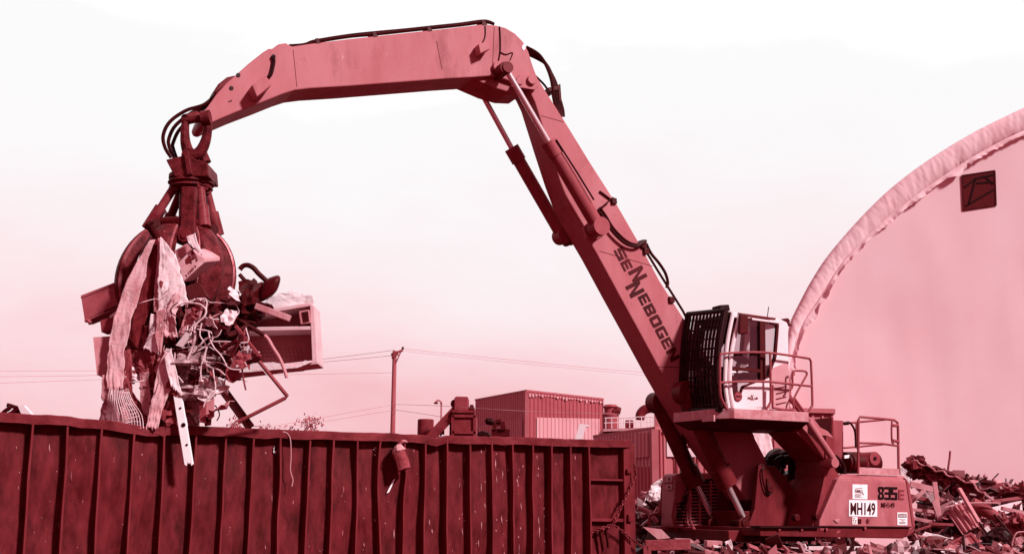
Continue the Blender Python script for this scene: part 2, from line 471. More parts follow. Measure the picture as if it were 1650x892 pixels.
s1 = q(MB(), 1368, 804.5, 1413.5, 831, 1.430).build('number_plate', M_STICK, house)
letters(MB(), 'MH149', qd(1370.5, 808.5, 1410.5, 829, 1.4335), .025).build('lettering', M_INK, house)
q(MB(), 1373.7, 779.5, 1397.8, 803.3, 1.430).build('sticker', M_STICK, house)
k = MB(); letters(k, 'KIMBLE', qd(1377.5, 787.5, 1390, 793, 1.4335, .08), .02)
for i in range(5):
    slab(k, [(1377 + random.random() * 2, 795 + i * 1.3), (1386 + random.random() * 5, 795.3 + i * 1.3), (1386 + random.random() * 4, 795.7 + i * 1.3), (1378, 795.5 + i * 1.3)], 1.4335, 1.431)
slab(k, [(1388.5, 793), (1389.5, 792), (1392.5, 796.5), (1391.7, 797)], 1.4335, 1.431)
slab(k, [(1378, 786.3), (1390, 785), (1390, 785.8), (1378, 787)], 1.4335, 1.431)
k.build('lettering', M_INKM, house)
n8 = MB()
def seg(mb, x0, y0, x1, y1, b=1.4335):
    return slab(mb, [(x0, y0), (x1, y0 + (x1 - x0) * .03), (x1, y1 + (x1 - x0) * .03), (x0, y1)], b, b - .006)
def block8(x, wd=9.6, y=783.2, hh=20.5, parts='abcdefg', waist=False):
    tn = wd * .31; th = hh * .17; c_ = wd * .16; ym = y + hh / 2
    def pl(pts): slab(n8, [(px, py + (px - x) * .03) for px, py in pts], 1.4335, 1.4275)
    if 'a' in parts: pl([(x + c_, y), (x + wd - c_, y), (x + wd, y + c_), (x + wd - tn, y + th), (x + tn, y + th), (x, y + c_)] if waist else [(x, y), (x + wd, y), (x + wd, y + th), (x, y + th)])
    if 'd' in parts: pl([(x + tn, y + hh - th), (x + wd - tn, y + hh - th), (x + wd, y + hh - c_), (x + wd - c_, y + hh), (x + c_, y + hh), (x, y + hh - c_)] if waist else [(x, y + hh - th), (x + wd, y + hh - th), (x + wd, y + hh), (x, y + hh)])
    if 'g' in parts: pl([(x + (c_ if waist else 0), ym - th / 2), (x + wd - (c_ if waist else 0), ym - th / 2), (x + wd - (c_ if waist else 0), ym + th / 2), (x + (c_ if waist else 0), ym + th / 2)])
    w_ = c_ if waist else 0
    if 'f' in parts: pl([(x, y + (c_ if waist else th)), (x + tn, y + th), (x + tn, ym - th / 2), (x + w_, ym - th / 2), (x, ym - th / 2 - w_)])
    if 'b' in parts: pl([(x + wd - tn, y + th), (x + wd, y + (c_ if waist else th)), (x + wd, ym - th / 2 - w_), (x + wd - w_, ym - th / 2), (x + wd - tn, ym - th / 2)])
    if 'e' in parts: pl([(x + w_, ym + th / 2), (x + tn, ym + th / 2), (x + tn, y + hh - th), (x, y + hh - (c_ if waist else th)), (x, ym + th / 2 + w_)])
    if 'c' in parts: pl([(x + wd - tn, ym + th / 2), (x + wd - w_, ym + th / 2), (x + wd, ym + th / 2 + w_), (x + wd, y + hh - (c_ if waist else th)), (x + wd - tn, y + hh - th)])
block8(1415.3, waist=True); block8(1426, parts='abcdg', y=783.5); block8(1436.5, parts='afgcd', y=783.8)
n8.build('model_number', M_INKB, house)
n8 = MB(); block8(1448.2, 9, 788, 16, 'adefg'); n8.build('model_letter', mat('worn_letter', .47, .03, .5, bump=0), house)
letters(MB(), 'MH149', qd(1420.3, 808.3, 1441.8, 817.3, 1.4335), .005).build('lettering', M_INK, house)
q(MB(), 1446, 824.6, 1462, 845.2, 1.430).build('warning_sticker', M_STICK, house)
k = MB()
slab(k, [(1447.6, 827), (1460.8, 827.2), (1460.8, 833), (1447.6, 832.8)], 1.4335, 1.431)
for i, (a_, b_) in enumerate(((1449, 1459), (1453, 1456), (1448.5, 1459.5), (1449.5, 1458.5))):
    seg(k, a_, 835.8 + i * 2.1, b_, 836.7 + i * 2.1)
k.build('sticker_print', M_INKM, house)
letters(MB(), 'DANGER', qd(1448.6, 828, 1460, 831.8, 1.4365), .01).build('lettering', M_STICK, house)
q(MB(), 1373.5, 832, 1381.7, 844, 1.430).build('sticker', M_STICK, house)
k = MB(); seg(k, 1375, 834, 1378, 835); seg(k, 1375, 836, 1376, 839); seg(k, 1378, 837, 1380.3, 838); seg(k, 1375.2, 841, 1380, 842); seg(k, 1378.4, 838.5, 1379.4, 840); k.build('sticker_print', M_INKM, house)
q(MB(), 1382.8, 835.2, 1388, 842.6, 1.430).build('vent_hole', M_DARK, house)
k = MB(); slab(k, [(1398.2, 834.5), (1401.5, 838.5), (1399.3, 838.7), (1400, 840), (1396.6, 840), (1397.2, 838.6), (1395.4, 838.4)], 1.433, 1.42); seg(k, 1396.4, 840.8, 1400.6, 842, 1.433); k.build('arrow_mark', M_INKM, house)
slab(MB(), [(1344, 836.5), (1354, 835), (1353, 838), (1351.5, 839.5), (1351, 842.3), (1347, 840)], 1.44, 1.41).build('door_handle', M_GALV, house, bevel=.006)
slab(MB(), [(1348.5, 854.5), (1354.5, 853), (1353.5, 858), (1347.5, 859)], 1.41, 1.39).build('step_plate', M_GREY, deck)
slab(MB(), [(1322, 850), (1328.5, 850.3), (1326.5, 854), (1321, 853.5)], 1.41, 1.39).build('step_plate', M_GREY, deck)

def face(mb, pix, a0, a1):
    A = [MA(x, y, a0) for x, y in pix]; return mb.prism(A, [p + FV * (a1 - a0) for p in A])
# grille box at the front ------------------------------------------------
GB = -.60
fb = slab(MB(), [(1087, 765), (1092, 762), (1166, 760), (1164, 852), (1086, 850), (1085, 842)], GB, GB - .42).build('front_housing', mat('front_housing_paint', .66, .05, .6, scale=2.2, bump=.08, grime=.4), HANDLER, bevel=.03)
slab(MB(), [(1090, 777), (1163, 768), (1162, 846), (1089, 843)], GB + .008, GB - .05).build('grille_opening', M_BLACK, fb)
gr = MB()
for i in range(13):
    y = 778.5 + i * 5.3
    slab(gr, [(1088, y + 2), (1163, y), (1163, y + 2.3), (1088, y + 4.3)], GB + .05, GB + .02)
for x in (1088, 1108, 1128, 1145, 1161):
    slab(gr, [(x, 774), (x + 2.4, 774), (x + 1.6, 846), (x - .8, 846)], GB + .07, GB + .03)
gr.build('grille', mat('grille_paint', .60, .06, .5, scale=5), fb)
slab(MB(), [(1088, 777), (1113, 775), (1107, 792), (1101, 806), (1088, 812)], GB + .078, GB + .01).build('grille_plate', M_PAINT2, fb)
bb = MB()
bb.tube(spline([M(1092, 777, GB + .02), M(1082, 777, GB - .1), M(1069, 778, GB - .42), M(1067, 790, GB - .5), M(1065, 815, GB - .5), M(1061, 826, GB - .5), M(1049, 829, GB - .5), M(1046, 838, GB - .5), M(1046, 852, GB - .5)], 5), .03, 8)
bb.tube([M(1044, 852, GB - .5), M(1075, 851, GB - .3), M(1118, 853, GB + .1), M(1132, 858, GB + .1)], .055, 8)
bb.tube([M(1111, 783, GB + .1), M(1113, 800, GB + .14), M(1111, 835, GB + .16), M(1118, 853, GB + .12)], .028, 8)
bb.tube([M(1087, 805, GB + .1), M(1084, 830, GB + .1), M(1089, 850, GB + .1)], .028, 8)
bb.build('bumper_rail', M_PAINT2, fb, smooth=True)
letters(MB(), 'SENNEBOG', [M(1089, 833, GB + .085), M(1106, 779, GB + .085), M(1114, 783, GB + .085), M(1098, 838, GB + .085)], .03).build('lettering', M_INKB, fb)
am = (M(1086, 800, GB) - MO).dot(FV)
for y in (766, 779):
    st = face(MB(), [(1073, y + .6), (1083, y), (1083, y + 9), (1073, y + 9.6)], am + .012, am - .01).build('sticker', mat('worn_sticker', .74, .1, .6, scale=12), fb)
    face(MB(), [(1076, y + 7), (1078, y + 2), (1080.5, y + 7)], am + .016, am).build('sticker_print', M_INK, st)

# tower that carries the boom foot ------------------------------------------
tw = MB()
plate = [(1222, 750), (1226, 747), (1250, 751), (1256, 757), (1287, 797), (1272, 850), (1202, 864), (1202, 850), (1209, 838), (1216, 820)]
slab(tw, plate, .60, .50)
slabN(tw, plate, .60, -.50, -.60)
tw.box(LW(.45, 0, 1.6), FV * .5, SV * .5, ZV * .2)
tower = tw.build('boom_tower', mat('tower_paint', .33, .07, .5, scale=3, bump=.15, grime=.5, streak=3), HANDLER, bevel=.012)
k = MB(); mpin(k, 1239, 786, .60, .66, .075); slab(k, [(1236, 770), (1239, 770), (1244, 790), (1243, 796), (1236, 795)], .63, .6); k.build('boom_foot_pin', M_DARK, tower, bevel=.008)
k = MB(); mtube(k, [(1232, 752), (1228, 757), (1229, 772), (1234, 790), (1240, 796), (1244, 792)], .64, .014, 6, 5); k.build('grease_line', M_BLACK, tower, smooth=True)
for px, bb_ in ((1201, .45), (1152, -.45)):
    k = MB()
    slab(k, [(px - 10, 838), (px - 3, 832), (px + 6, 834), (px + 10, 858), (px - 10, 860)], bb_ + .17, bb_ + .10)
    slab(k, [(px - 10, 838), (px - 3, 832), (px + 6, 834), (px + 10, 858), (px - 10, 860)], bb_ - .10, bb_ - .17)
    mpin(k, px, 842, bb_ + .2, bb_ - .2, .06)
    k.build('cylinder_lug', M_DARK, tower, bevel=.01)

# boom ------------------------------------------------------------------------
BW = .28
bo = MB()
left = [(1236, 800), (1205, 806), (1160, 748), (1126, 700), (1090, 642), (1066, 600), (1028, 530), (995, 470), (962, 409), (938, 368), (917, 330), (902, 290), (884, 235), (862, 165), (850, 140)]
right = [(850, 122), (868, 128), (880, 148), (907, 190), (950, 260), (993, 327), (1035, 400), (1063, 452), (1104, 516), (1150, 590), (1190, 655), (1232, 735), (1246, 770)]
slab(bo, left + right, BW, -BW)
boom = bo.build('boom', M_PAINT, HANDLER, bevel=.02)
ins = [(M(x, y, BW + .012)) for x, y in ((0, 0),)] if False else None
# lettering down the boom: reading direction follows the boom axis
ux = V((1092 - 999, 577 - 399, 0)); L_ = ux.length; ux.normalize(); uy = V((ux.y, -ux.x, 0))
def bq(t0, t1, h0, h1):
    """quad in reading frame: t along, h above the base line, in photograph pixels"""
    o_ = V((987.5, 404.5, 0))
    f_ = lambda t_, h_: M(*(o_ + ux * t_ + uy * h_).xy, BW + .006)
    return [f_(t0, h1), f_(t1, h1), f_(t1, h0), f_(t0, h0)]
lt = MB()
spans = [('S', 0, 19.5, 1.5, 17), ('E', 22, 38, 1.5, 17)]
for ch, a_, b_, h0, h1 in spans: block_letter(lt, ch, bq(a_, b_, h0, h1))
block_letter(lt, 'N', bq(41, 62, 6, 31)); block_letter(lt, 'N', bq(60, 81, -9, 16))
x = 84
for ch, wd in (('E', 16), ('B', 18), ('O', 18), ('G', 18), ('E', 16), ('N', 20)):
    block_letter(lt, ch, bq(x, x + wd, 1.0, 17.5)); x += wd + 2.4
lt.build('lettering', mat('boom_lettering', .2, .1, .6, scale=1.2, bump=0), boom)
pn = MB(); mpin(pn, 967, 367, .66, -.60, .085); mpin(pn, 962, 366, .5, -.5, .13); pn.build('cylinder_mount', M_DECK, boom, bevel=.01)
slab(MB(), [(940, 366), (955, 352), (972, 356), (976, 376), (962, 386), (945, 384)], .34, .281).build('mount_plate', M_PAINT, boom, bevel=.01)
hs = MB()
for o_ in (0, 4, 8):
    mtube(hs, [(962 + o_, 338 - o_), (974 + o_ * .5, 352 - o_), (986 + o_ * .6, 372 - o_), (1006 + o_ * .4, 391 - o_), (1024, 397 - o_ * .8), (1036, 392 - o_ * .5), (1041, 388)], .35 - o_ * .012, .026, 7, 5)
mtube(hs, [(1041, 392), (1049, 408), (1062, 424), (1072, 440), (1076, 455), (1074, 463)], .30, .028, 7, 5)
mtube(hs, [(1038, 400), (1060, 436), (1100, 500), (1106, 512)], .28, .022, 6)
mtube(hs, [(964, 338), (974, 330), (988, 318)], .40, .014, 6)
mtube(hs, [(966, 308), (985, 322), (990, 320)], .30, .018, 6)
mtube(hs, [(896, 225), (930, 278), (957, 322)], .70, .016, 6)
hs.build('hydraulic_hose', M_HOSE, boom, smooth=True)
for px, py in ((966, 345), (1038, 394), (1042, 404), (1083, 482), (990, 323)):
    k = MB(); slab(k, [(px - 4, py - 5), (px + 4, py - 4), (px + 5, py + 5), (px - 3, py + 5)], .33, .15); k.build('hose_clamp', M_DARK, boom, bevel=.01)
hs = MB()
for i in range(5):
    mtube(hs, [(848 + i, 76 + i * 3), (868 + i * 2.5, 88 + i * 3.5), (881 + i * 2, 108 + i * 3), (889 + i * 1.8, 132 + i), (892 + i * 2.4, 158), (897 + i * 2.4, 176), (904 + i, 188)], .25 - i * .12, .03, 7, 6)
mtube(hs, [(862, 122), (878, 138), (886, 152)], .1, .02, 6, 4)
hs.build('elbow_hose', M_HOSE, boom, smooth=True)
k = MB(); slab(k, [(884, 141), (901, 138), (902, 144), (885, 147)], .26, -.26); slab(k, [(899, 137), (903, 135), (905, 162), (902, 163)], .24, .2); k.build('hose_bracket', M_DARK, boom)

# stick ---------------------------------------------------------------------------
SW = .34
sk = MB()
top = [(322, 193), (326, 182), (336, 170), (350, 150), (366, 133), (380, 121), (400, 103), (424, 84), (434, 78), (438, 79), (449, 71), (461, 69), (470, 75), (500, 70.5), (560, 63), (640, 54.5), (720, 46), (780, 39), (800, 41), (815, 45), (830, 54), (843, 67), (852, 84), (858, 104), (867, 128), (868, 139)]
bot = [(862, 144), (840, 137), (812, 127), (790, 122.5), (755, 125), (720, 127), (640, 133), (560, 139), (500, 142.5), (475, 145.5), (455, 152), (420, 166), (380, 181), (345, 196), (332, 202), (325, 200)]
slab(sk, top + bot, SW, -SW)
slab(sk, [(756, 124), (790, 121), (812, 126), (842, 136), (846, 150), (822, 149), (795, 141)], .25, -.40)
stick = sk.build('stick', M_PAINT, HANDLER, bevel=.02)
k = MB(); slab(k, [(824, 139), (838, 120), (851, 119), (866, 127), (868, 139), (862, 145)], .38, .34); mpin(k, 838, 130, .42, .37, .07); mpin(k, 858, 128, .44, .37, .085); k.build('elbow_plate', M_PAINT, stick, bevel=.01)
k = MB(); mpin(k, 815, 109, .62, -.62, .11, 24); k.build('cylinder_pin', M_DECK, stick, bevel=.012)
k = MB(); mpin(k, 804, 107, .42, .34, .1, 20); k.build('pin_boss', M_PAINT, stick, bevel=.01)
k = MB(); slab(k, [(842, 73), (845, 71), (847, 78), (844, 82), (841, 78)], .35, .33); k.build('sticker', M_STICK, stick)
for quad, b1 in (([(406, 137), (428, 122), (438, 134), (437, 138), (414, 156)], .62), ([(771, 71), (787, 66), (790, 79), (774, 86)], .54)):
    wl = slab(MB(), quad, b1, .34).build('work_light', M_PAINT, stick, bevel=.012)
    A = [M(quad[0][0], quad[0][1], b1 - .04), M(quad[-1][0], quad[-1][1], b1 - .04), M(quad[-1][0], quad[-1][1], .38), M(quad[0][0], quad[0][1], .38)]
    cen = sum(A, V()) / 4
    A = [cen + (p - cen) * .82 for p in A]; n_ = (M(quad[0][0] - 6, quad[0][1] + 3, .6) - M(quad[0][0], quad[0][1], .6)).normalized()
    MB().prism([p + n_ * .012 for p in A], [p - n_ * .02 for p in A]).build('lamp_glass', M_BLACK, wl)
k = MB(); mtube(k, [(440, 91), (441, 100), (437, 118), (433, 124)], .37, .03, 8, 4); k.build('cable_cover', M_BLACK, stick, smooth=True)
for x_, y_, b0_ in ((441, 91, .39), (384, 121, .35), (373, 142, .35)):
    k = MB(); mpin(k, x_, y_, b0_, .33, .035, 10); k.build('cover_bolt', M_BLACK, stick)
slab(MB(), [(368, 163), (374, 161), (374, 163), (368, 165)], .345, .33).build('slot_mark', M_DARK, stick)
hs = MB()
for i in range(3):
    mtube(hs, [(466, 76 - i), (490, 74 - i), (508, 68 - i), (560, 59.5 - i), (604, 55.5 - i * 1.4), (650, 50.5 - i), (692, 46 - i), (740, 41 - i), (780, 36 - i), (796, 39)], .3 - i * .2, .028, 7, 5)
hs.build('pressure_line', M_HOSE, stick, smooth=True)
for px, py in ((512, 67), (604, 56.5), (692, 48), (780, 38)):
    k = MB(); slab(k, [(px - 4, py - 5), (px + 1, py - 6), (px + 6, py + 3), (px - 3, py + 5)], .34, -.2); k.build('hose_clamp', M_DARK, stick, bevel=.01)
k = MB(); mtube(k, [(782, 42), (782, 58), (778, 68)], .35, .012, 6, 3); mtube(k, [(805, 43), (806, 60), (806, 82), (803, 100)], .352, .012, 6, 3); mtube(k, [(806, 84), (815, 88), (826, 85), (822, 97)], .352, .009, 6, 3); k.build('wiring', M_HOSE, stick, smooth=True)
k = MB(); slab(k, [(344, 150), (352, 135), (366, 124), (380, 121), (378, 134), (360, 146), (350, 158)], .2, -.3); k.build('hose_guard', M_DECK, stick, bevel=.02)
for i in range(5):
    k = MB(); mtube(k, [(348 + i * 3, 148 - i * 2), (352 + i * 3, 156 - i * 2)], .3, .03, 8); k.build('hose_fitting', M_DARK, stick)
hs = MB()
for i, (dx, dy) in enumerate(((0, 0), (9, 6), (16, 12))):
    mtube(hs, [(352, 148), (330, 168 + dy * .4), (300 + dx, 178 + dy * .6), (274 + dx, 196 + dy), (263 + dx, 218 + dy), (266 + dx * .8, 238), (276 + dx * .5, 254)], .18 - i * .15, .028, 8, 6)
hs.build('grapple_hose', M_HOSE, stick, smooth=True)

for pix in ([(703, 66), (712, 112)], [(796, 44), (793, 118)], [(472, 80), (478, 140)]):
    k = MB(); (x0, y0), (x1, y1) = pix; slab(k, [(x0, y0), (x0 + .9, y0), (x1 + .9, y1), (x1, y1)], .3435, .33); k.build('weld_seam', M_DECK, stick)
for pix in ([(966, 404), (1052, 428)], [(1062, 590), (1150, 592)], [(872, 186), (908, 196)]):
    k = MB(); (x0, y0), (x1, y1) = pix; slab(k, [(x0, y0), (x1, y1), (x1, y1 + .9), (x0, y0 + .9)], .2835, .27); k.build('weld_seam', M_DECK, boom)
rs3 = random.Random(4)
for nm_, par, bb_, edge, n_ in (('stick', stick, SW, [((470, 80), (475, 140)), ((780, 45), (785, 118))], 26), ('boom', boom, BW, [((905, 250), (935, 230)), ((1010, 500), (1080, 490))], 22)):
    k = MB(); (a0, a1), (b0, b1) = edge
    for i in range(n_):
        t_, w_ = rs3.random(), rs3.uniform(.12, .92)
        x = (a0[0] + (b0[0] - a0[0]) * t_) * (1 - w_) + (a1[0] + (b1[0] - a1[0]) * t_) * w_; y = (a0[1] + (b0[1] - a0[1]) * t_) * (1 - w_) + (a1[1] + (b1[1] - a1[1]) * t_) * w_
        a_ = rs3.gauss(.1, .5); l_ = rs3.uniform(1.5, 7); dx, dy = math.cos(a_) * l_, math.sin(a_) * l_; h_ = rs3.uniform(.25, .7)
        slab(k, [(x, y), (x + dx, y + dy), (x + dx * .7, y + dy + h_), (x + dx * .2, y + h_)], bb_ + .0035, bb_ - .01)
    o = k.build('paint_scratch', mat('worn_paint_mark', .72, .06, .55, bump=0), par); o['kind'] = 'stuff'
# cylinders ------------------------------------------------------------------------
def cylinder(name, b, top_px, mid_px, end_px, r, rr, flip):
    k = MB(); p = M(*top_px, b); m_ = M(*mid_px, b); e = M(*end_px, b)
    dv = (m_ - (p if not flip else e)).normalized()
    if not flip:            # barrel hangs at the far end, rod at p
        bd = (e - m_).normalized()
        k.tube([m_, m_ + bd * .28, m_ + bd * .28, e], [r * 1.18, r * 1.18, r, r], 18); k.cyl(e - SV * .13, e + SV * .13, r * 1.3)
        o = k.build(name, M_PAINT2, HANDLER, smooth=True)
        MB().cyl(p, m_ + bd * .05, rr, 14).build('rod', M_CHROME, o, smooth=True)
        MB().cyl(p - SV * .1, p + SV * .1, rr * 1.9, 16).build('rod_eye', M_DECK, o, smooth=True)
    else:                   # barrel from p down to m_, rod to e
        bd = (m_ - p).normalized()
        k.tube([p, m_ - bd * .34, m_ - bd * .34, m_], [r, r, r * 1.2, r * 1.2], 18); k.cyl(p - SV * .13, p + SV * .13, r * 1.3)
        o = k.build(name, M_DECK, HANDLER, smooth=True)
        MB().cyl(m_ - bd * .05, e, rr, 14).build('rod', M_CHROME, o, smooth=True)
        MB().cyl(e - SV * .1, e + SV * .1, rr * 1.9, 16).build('rod_eye', M_DARK, o, smooth=True)
    return o
cylinder('stick_cylinder', .55, (815, 111), (883, 228), (964, 366), .125, .052, False)
cylinder('stick_cylinder', -.45, (766, 132), (824, 238), (906, 380), .115, .05, False)
cylinder('lift_cylinder', .45, (1104, 632), (1172, 781), (1201, 840), .16, .058, True)
cylinder('lift_cylinder', -.45, (1060, 648), (1121, 780), (1152, 840), .15, .055, True)
k = MB(); mpin(k, 1062, 648, -.62, .6, .09); k.build('lift_pin', M_DARK, boom, bevel=.01)
k = MB(); mtube(k, [(1098, 690), (1105, 720), (1116, 750), (1124, 764)], -.3, .03, 7, 4); mtube(k, [(1092, 668), (1102, 705), (1112, 745), (1120, 765)], -.2, .024, 7, 4); k.build('lift_hose', M_HOSE, boom, smooth=True)

# cab carrier ---------------------------------------------------------------------------
ca = MB()
slab(ca, [(1331, 700), (1345, 705), (1346, 757), (1352, 764), (1337, 812), (1318, 848), (1309, 848), (1319, 812), (1328, 770), (1330, 735)], 1.30, .50)
slab(ca, [(1272, 684), (1287, 682), (1335, 731), (1331, 746)], 1.27, .50)
carm = ca.build('cab_riser', mat('riser_paint', .42, .05, .5, scale=3, bump=.1, grime=.4), HANDLER, bevel=.012)
k = MB(); mtube(k, [(1302, 678), (1347, 746)], 1.42, .062, 12); mpin(k, 1346, 745, 1.5, 1.2, .085); k.build('riser_cylinder', M_PAINT, carm, smooth=True)
k = MB(); slab(k, [(1303, 672), (1310, 672), (1322, 688), (1334, 694), (1342, 703), (1340, 710), (1333, 708), (1318, 697), (1306, 684)], 1.0, .92); mpin(k, 1338, 704, 1.03, .9, .04); k.build('link_arm', M_PAINT, carm, bevel=.01)
k = MB(); mpin(k, 1278, 833, 1.28, 1.4, .06); mpin(k, 1310, 832, 1.25, 1.38, .05); k.build('pin_stub', M_DARK, carm, bevel=.01)

pz = M(1230, 660, 1.62).z
nearF = M(1183, 659, 1.62); nearR = M(1303, 667, 1.62)
af = (nearF - MO).dot(FV); ar = (nearR - MO).dot(FV)
tp = [LW(ar, 1.62, pz), LW(af, 1.62, pz), LW(af + .26, 1.30, pz), LW(af + .34, .30, pz), LW(ar, .30, pz)]
plat = MB().prism(tp, [p - ZV * .17 for p in tp]).build('cab_platform', M_GALV, HANDLER, bevel=.01)
k = MB(); k.prism([p - ZV * .172 + (LW((af + ar) / 2, .96, 0) - LW(0, 0, 0)) * 0 for p in tp], [LW(ar - .1, 1.2, pz - .3), LW(af - .2, 1.2, pz - .3), LW(af, 1.1, pz - .3), LW(af + .1, .4, pz - .3), LW(ar - .1, .4, pz - .3)])
k.build('platform_beam', M_DARK, plat)
face(MB(), [(1131, 669), (1150, 668), (1150, 678), (1131, 679)], af + .36, af + .33).build('warning_sticker', mat('worn_sticker', .74, .1), plat)
rl = MB(); RB = 1.58; rr_ = .021
mtube(rl, [(1161, 572), (1168, 569), (1232, 567.5), (1296, 576), (1305, 579), (1307, 590), (1309, 648), (1307, 655), (1301, 667)], RB, rr_, 8, 4)
mtube(rl, [(1160, 616), (1200, 614), (1240, 614.5), (1308, 622)], RB, rr_, 8)
mtube(rl, [(1160, 573), (1160, 616), (1162, 640), (1172, 660)], RB, rr_, 8, 3)
mtube(rl, [(1241, 569), (1242, 640), (1241, 648), (1234, 660)], RB, rr_, 8, 3)
mtube(rl, [(1245, 620), (1245, 652), (1248, 657), (1274, 660), (1279, 657), (1279, 642), (1298, 607), (1300, 601), (1296, 597.5), (1281, 597), (1277, 601), (1277, 622), (1273, 628)], RB, rr_ * .9, 8, 3)
rl.build('railing', M_GREY, plat, smooth=True)
k = MB(); mtube(k, [(1279, 640), (1302, 672)], 1.2, .025, 8); mtube(k, [(1272, 640), (1295, 668)], 1.0, .05, 8); k.build('platform_strut', M_GREY, plat)

# cab ---------------------------------------------------------------------------------
NB, FB = 1.45, .42
cb = MB()
roof = [(1178, 503), (1190, 504), (1257, 513.5), (1268, 519), (1270, 524), (1212, 516), (1183, 511)]
slab(cb, roof, NB, FB)
low = [(1179, 636), (1193, 634), (1197, 622), (1226, 611), (1240, 606), (1241, 659), (1182, 659)]
rear = [(1254, 521), (1270, 523), (1271, 583), (1242, 595), (1249, 575), (1254, 540)]
for b0, b1 in ((NB, NB - .06), (FB + .06, FB)):
    slabN(cb, low, NB, b0, b1); slabN(cb, rear, NB, b0, b1)
p1 = M(1270, 583, NB); p2 = M(1271, 658, NB)
cb.prism([p1, p2, p2 + FV * .06, p1 + FV * .06], [x - SV * (NB - FB) for x in (p1, p2, p2 + FV * .06, p1 + FV * .06)])
a0 = M(1182, 660, NB); a1 = M(1271, 660, NB)
cb.prism([a0, a1, a1 + ZV * .07, a0 + ZV * .07], [x - SV * (NB - FB) for x in (a0, a1, a1 + ZV * .07, a0 + ZV * .07)])
cab = cb.build('cab', M_WHITE, HANDLER, bevel=.012)
rp_ = slab(MB(), [(1241, 594), (1271, 582), (1272, 658), (1240, 659)], NB + .008, NB - .05).build('rear_panel', mat('rear_panel_paint', .78, .04, .5, scale=3, grime=.15), cab, bevel=.006)
for i in range(4):
    y = 622 + i * 8.5
    slab(MB(), [(1250, y + 2.6), (1267, y - 1), (1267, y + 1), (1251, y + 4.8)], NB + .013, NB).build('vent_slot', M_DECK, rp_)
glass = [(1182, 519), (1225, 514), (1254, 522), (1250, 575), (1242, 594), (1240, 606), (1226, 611), (1197, 622), (1193, 634), (1178, 634), (1175, 594)]
slab(MB(), glass, NB - .025, NB - .035).build('door_glass', M_GLASS, cab)
slabN(MB(), glass, NB, FB + .035, FB + .025).build('far_glass', M_GLASS, cab)
def frame(pix, wpx, b, name, material, parent, dep=.05, bn=None):
    k = MB()
    for (x0, y0), (x1, y1) in zip(pix, pix[1:]):
        dx, dy = x1 - x0, y1 - y0; l_ = math.hypot(dx, dy); nx, ny = -dy / l_ * wpx / 2, dx / l_ * wpx / 2
        slab(k, [(x0 + nx, y0 + ny), (x1 + nx, y1 + ny), (x1 - nx, y1 - ny), (x0 - nx, y0 - ny)], b, b - dep) if bn is None else slabN(k, [(x0 + nx, y0 + ny), (x1 + nx, y1 + ny), (x1 - nx, y1 - ny), (x0 - nx, y0 - ny)], bn, b, b - dep)
    return k.build(name, material, parent)
M_FR = mat('cab_frame_dark', .22, .03, .5, scale=4, bump=.05)
for b, nm in ((NB + .012, 'door_frame'), (FB + .05, 'window_frame')):
    frame([(1185, 515), (1225, 513), (1254, 522)], 4, b, nm, M_FR, cab, bn=NB)
    frame([(1228, 514), (1229, 611)], 8.5, b + .002, nm, M_FR, cab, bn=NB)
    frame([(1176, 592), (1228, 597.5)], 5, b + .003, nm, M_FR, cab, bn=NB)
    frame([(1253, 523), (1249, 575), (1241, 596), (1239, 607)], 3.5, b + .001, nm, M_FR, cab, bn=NB)
    frame([(1185, 515), (1176, 570), (1175, 600), (1178, 634)], 4.5, b + .004, nm, M_FR, cab, bn=NB)
    frame([(1178, 634), (1193, 633), (1197, 622), (1239, 606)], 2.5, b + .006, nm, M_FR, cab, bn=NB)
for pix in ([(1180, 505), (1171, 552), (1168, 595), (1168, 625), (1173, 657)], [(1191, 508), (1179, 560), (1175, 600), (1176, 630), (1181, 657)]):
    for b in (NB + .01, FB - .01):
        k = MB(); k.tube(spline([M(x, y, NB) + SV * (b - NB) for x, y in pix], 4), .04, 10); k.build('front_pillar', M_WHITE, cab, smooth=True)
slab(MB(), [(1212, 511.5), (1257, 518), (1257, 521), (1212, 515)], NB + .02, NB - .02).build('roof_trim', M_WHITE, cab, bevel=.005)
slab(MB(), [(1190, 503.5), (1250, 512), (1250, 514.5), (1190, 507)], NB + .018, NB - .02).build('drip_rail', M_DECK, cab)
seat = MB()
slab(seat, [(1218, 523), (1226, 525), (1228, 598), (1214, 598), (1217, 560)], 1.08, .90)
slab(seat, [(1198, 599), (1228, 600), (1227, 611), (1199, 610)], 1.14, .85)
slab(seat, [(1204, 590), (1218, 588), (1218, 592), (1204, 594)], 1.18, 1.10)
seat.build('seat', M_BLACK, cab, bevel=.04)
k = MB(); slab(k, [(1166, 590), (1176, 588), (1186, 640), (1166, 640)], 1.25, .6); slab(k, [(1180, 606), (1210, 604), (1208, 612), (1180, 616)], .75, .55); k.build('console', M_DARK, cab, bevel=.02)
k = MB(); mtube(k, [(1182, 600), (1190, 580), (1194, 578)], .95, .018, 8); k.lathe(M(1193, 578, .95), [(.17, -.012), (.18, 0), (.17, .012)], 20, (ZV + FV * -.5).normalized()); k.build('steering_wheel', M_BLACK, cab)
slab(MB(), [(1193, 505), (1206, 506), (1206, 537), (1192, 538)], NB + .14, NB + .07).build('mirror', M_FR, cab, bevel=.02)
slab(MB(), [(1160, 491), (1175, 490), (1177, 500), (1172, 502), (1160, 501)], 1.30, 1.06).build('work_light', M_BLACK, cab, bevel=.015)
slab(MB(), [(1262, 513), (1270, 512), (1273, 515), (1273, 521), (1278, 524), (1270, 525), (1263, 518)], 1.35, 1.05).build('work_light', M_FR, cab, bevel=.01)
k = MB(); mtube(k, [(1236.5, 510), (1238.5, 494)], .8, .008, 6); k.build('antenna', M_BLACK, cab)
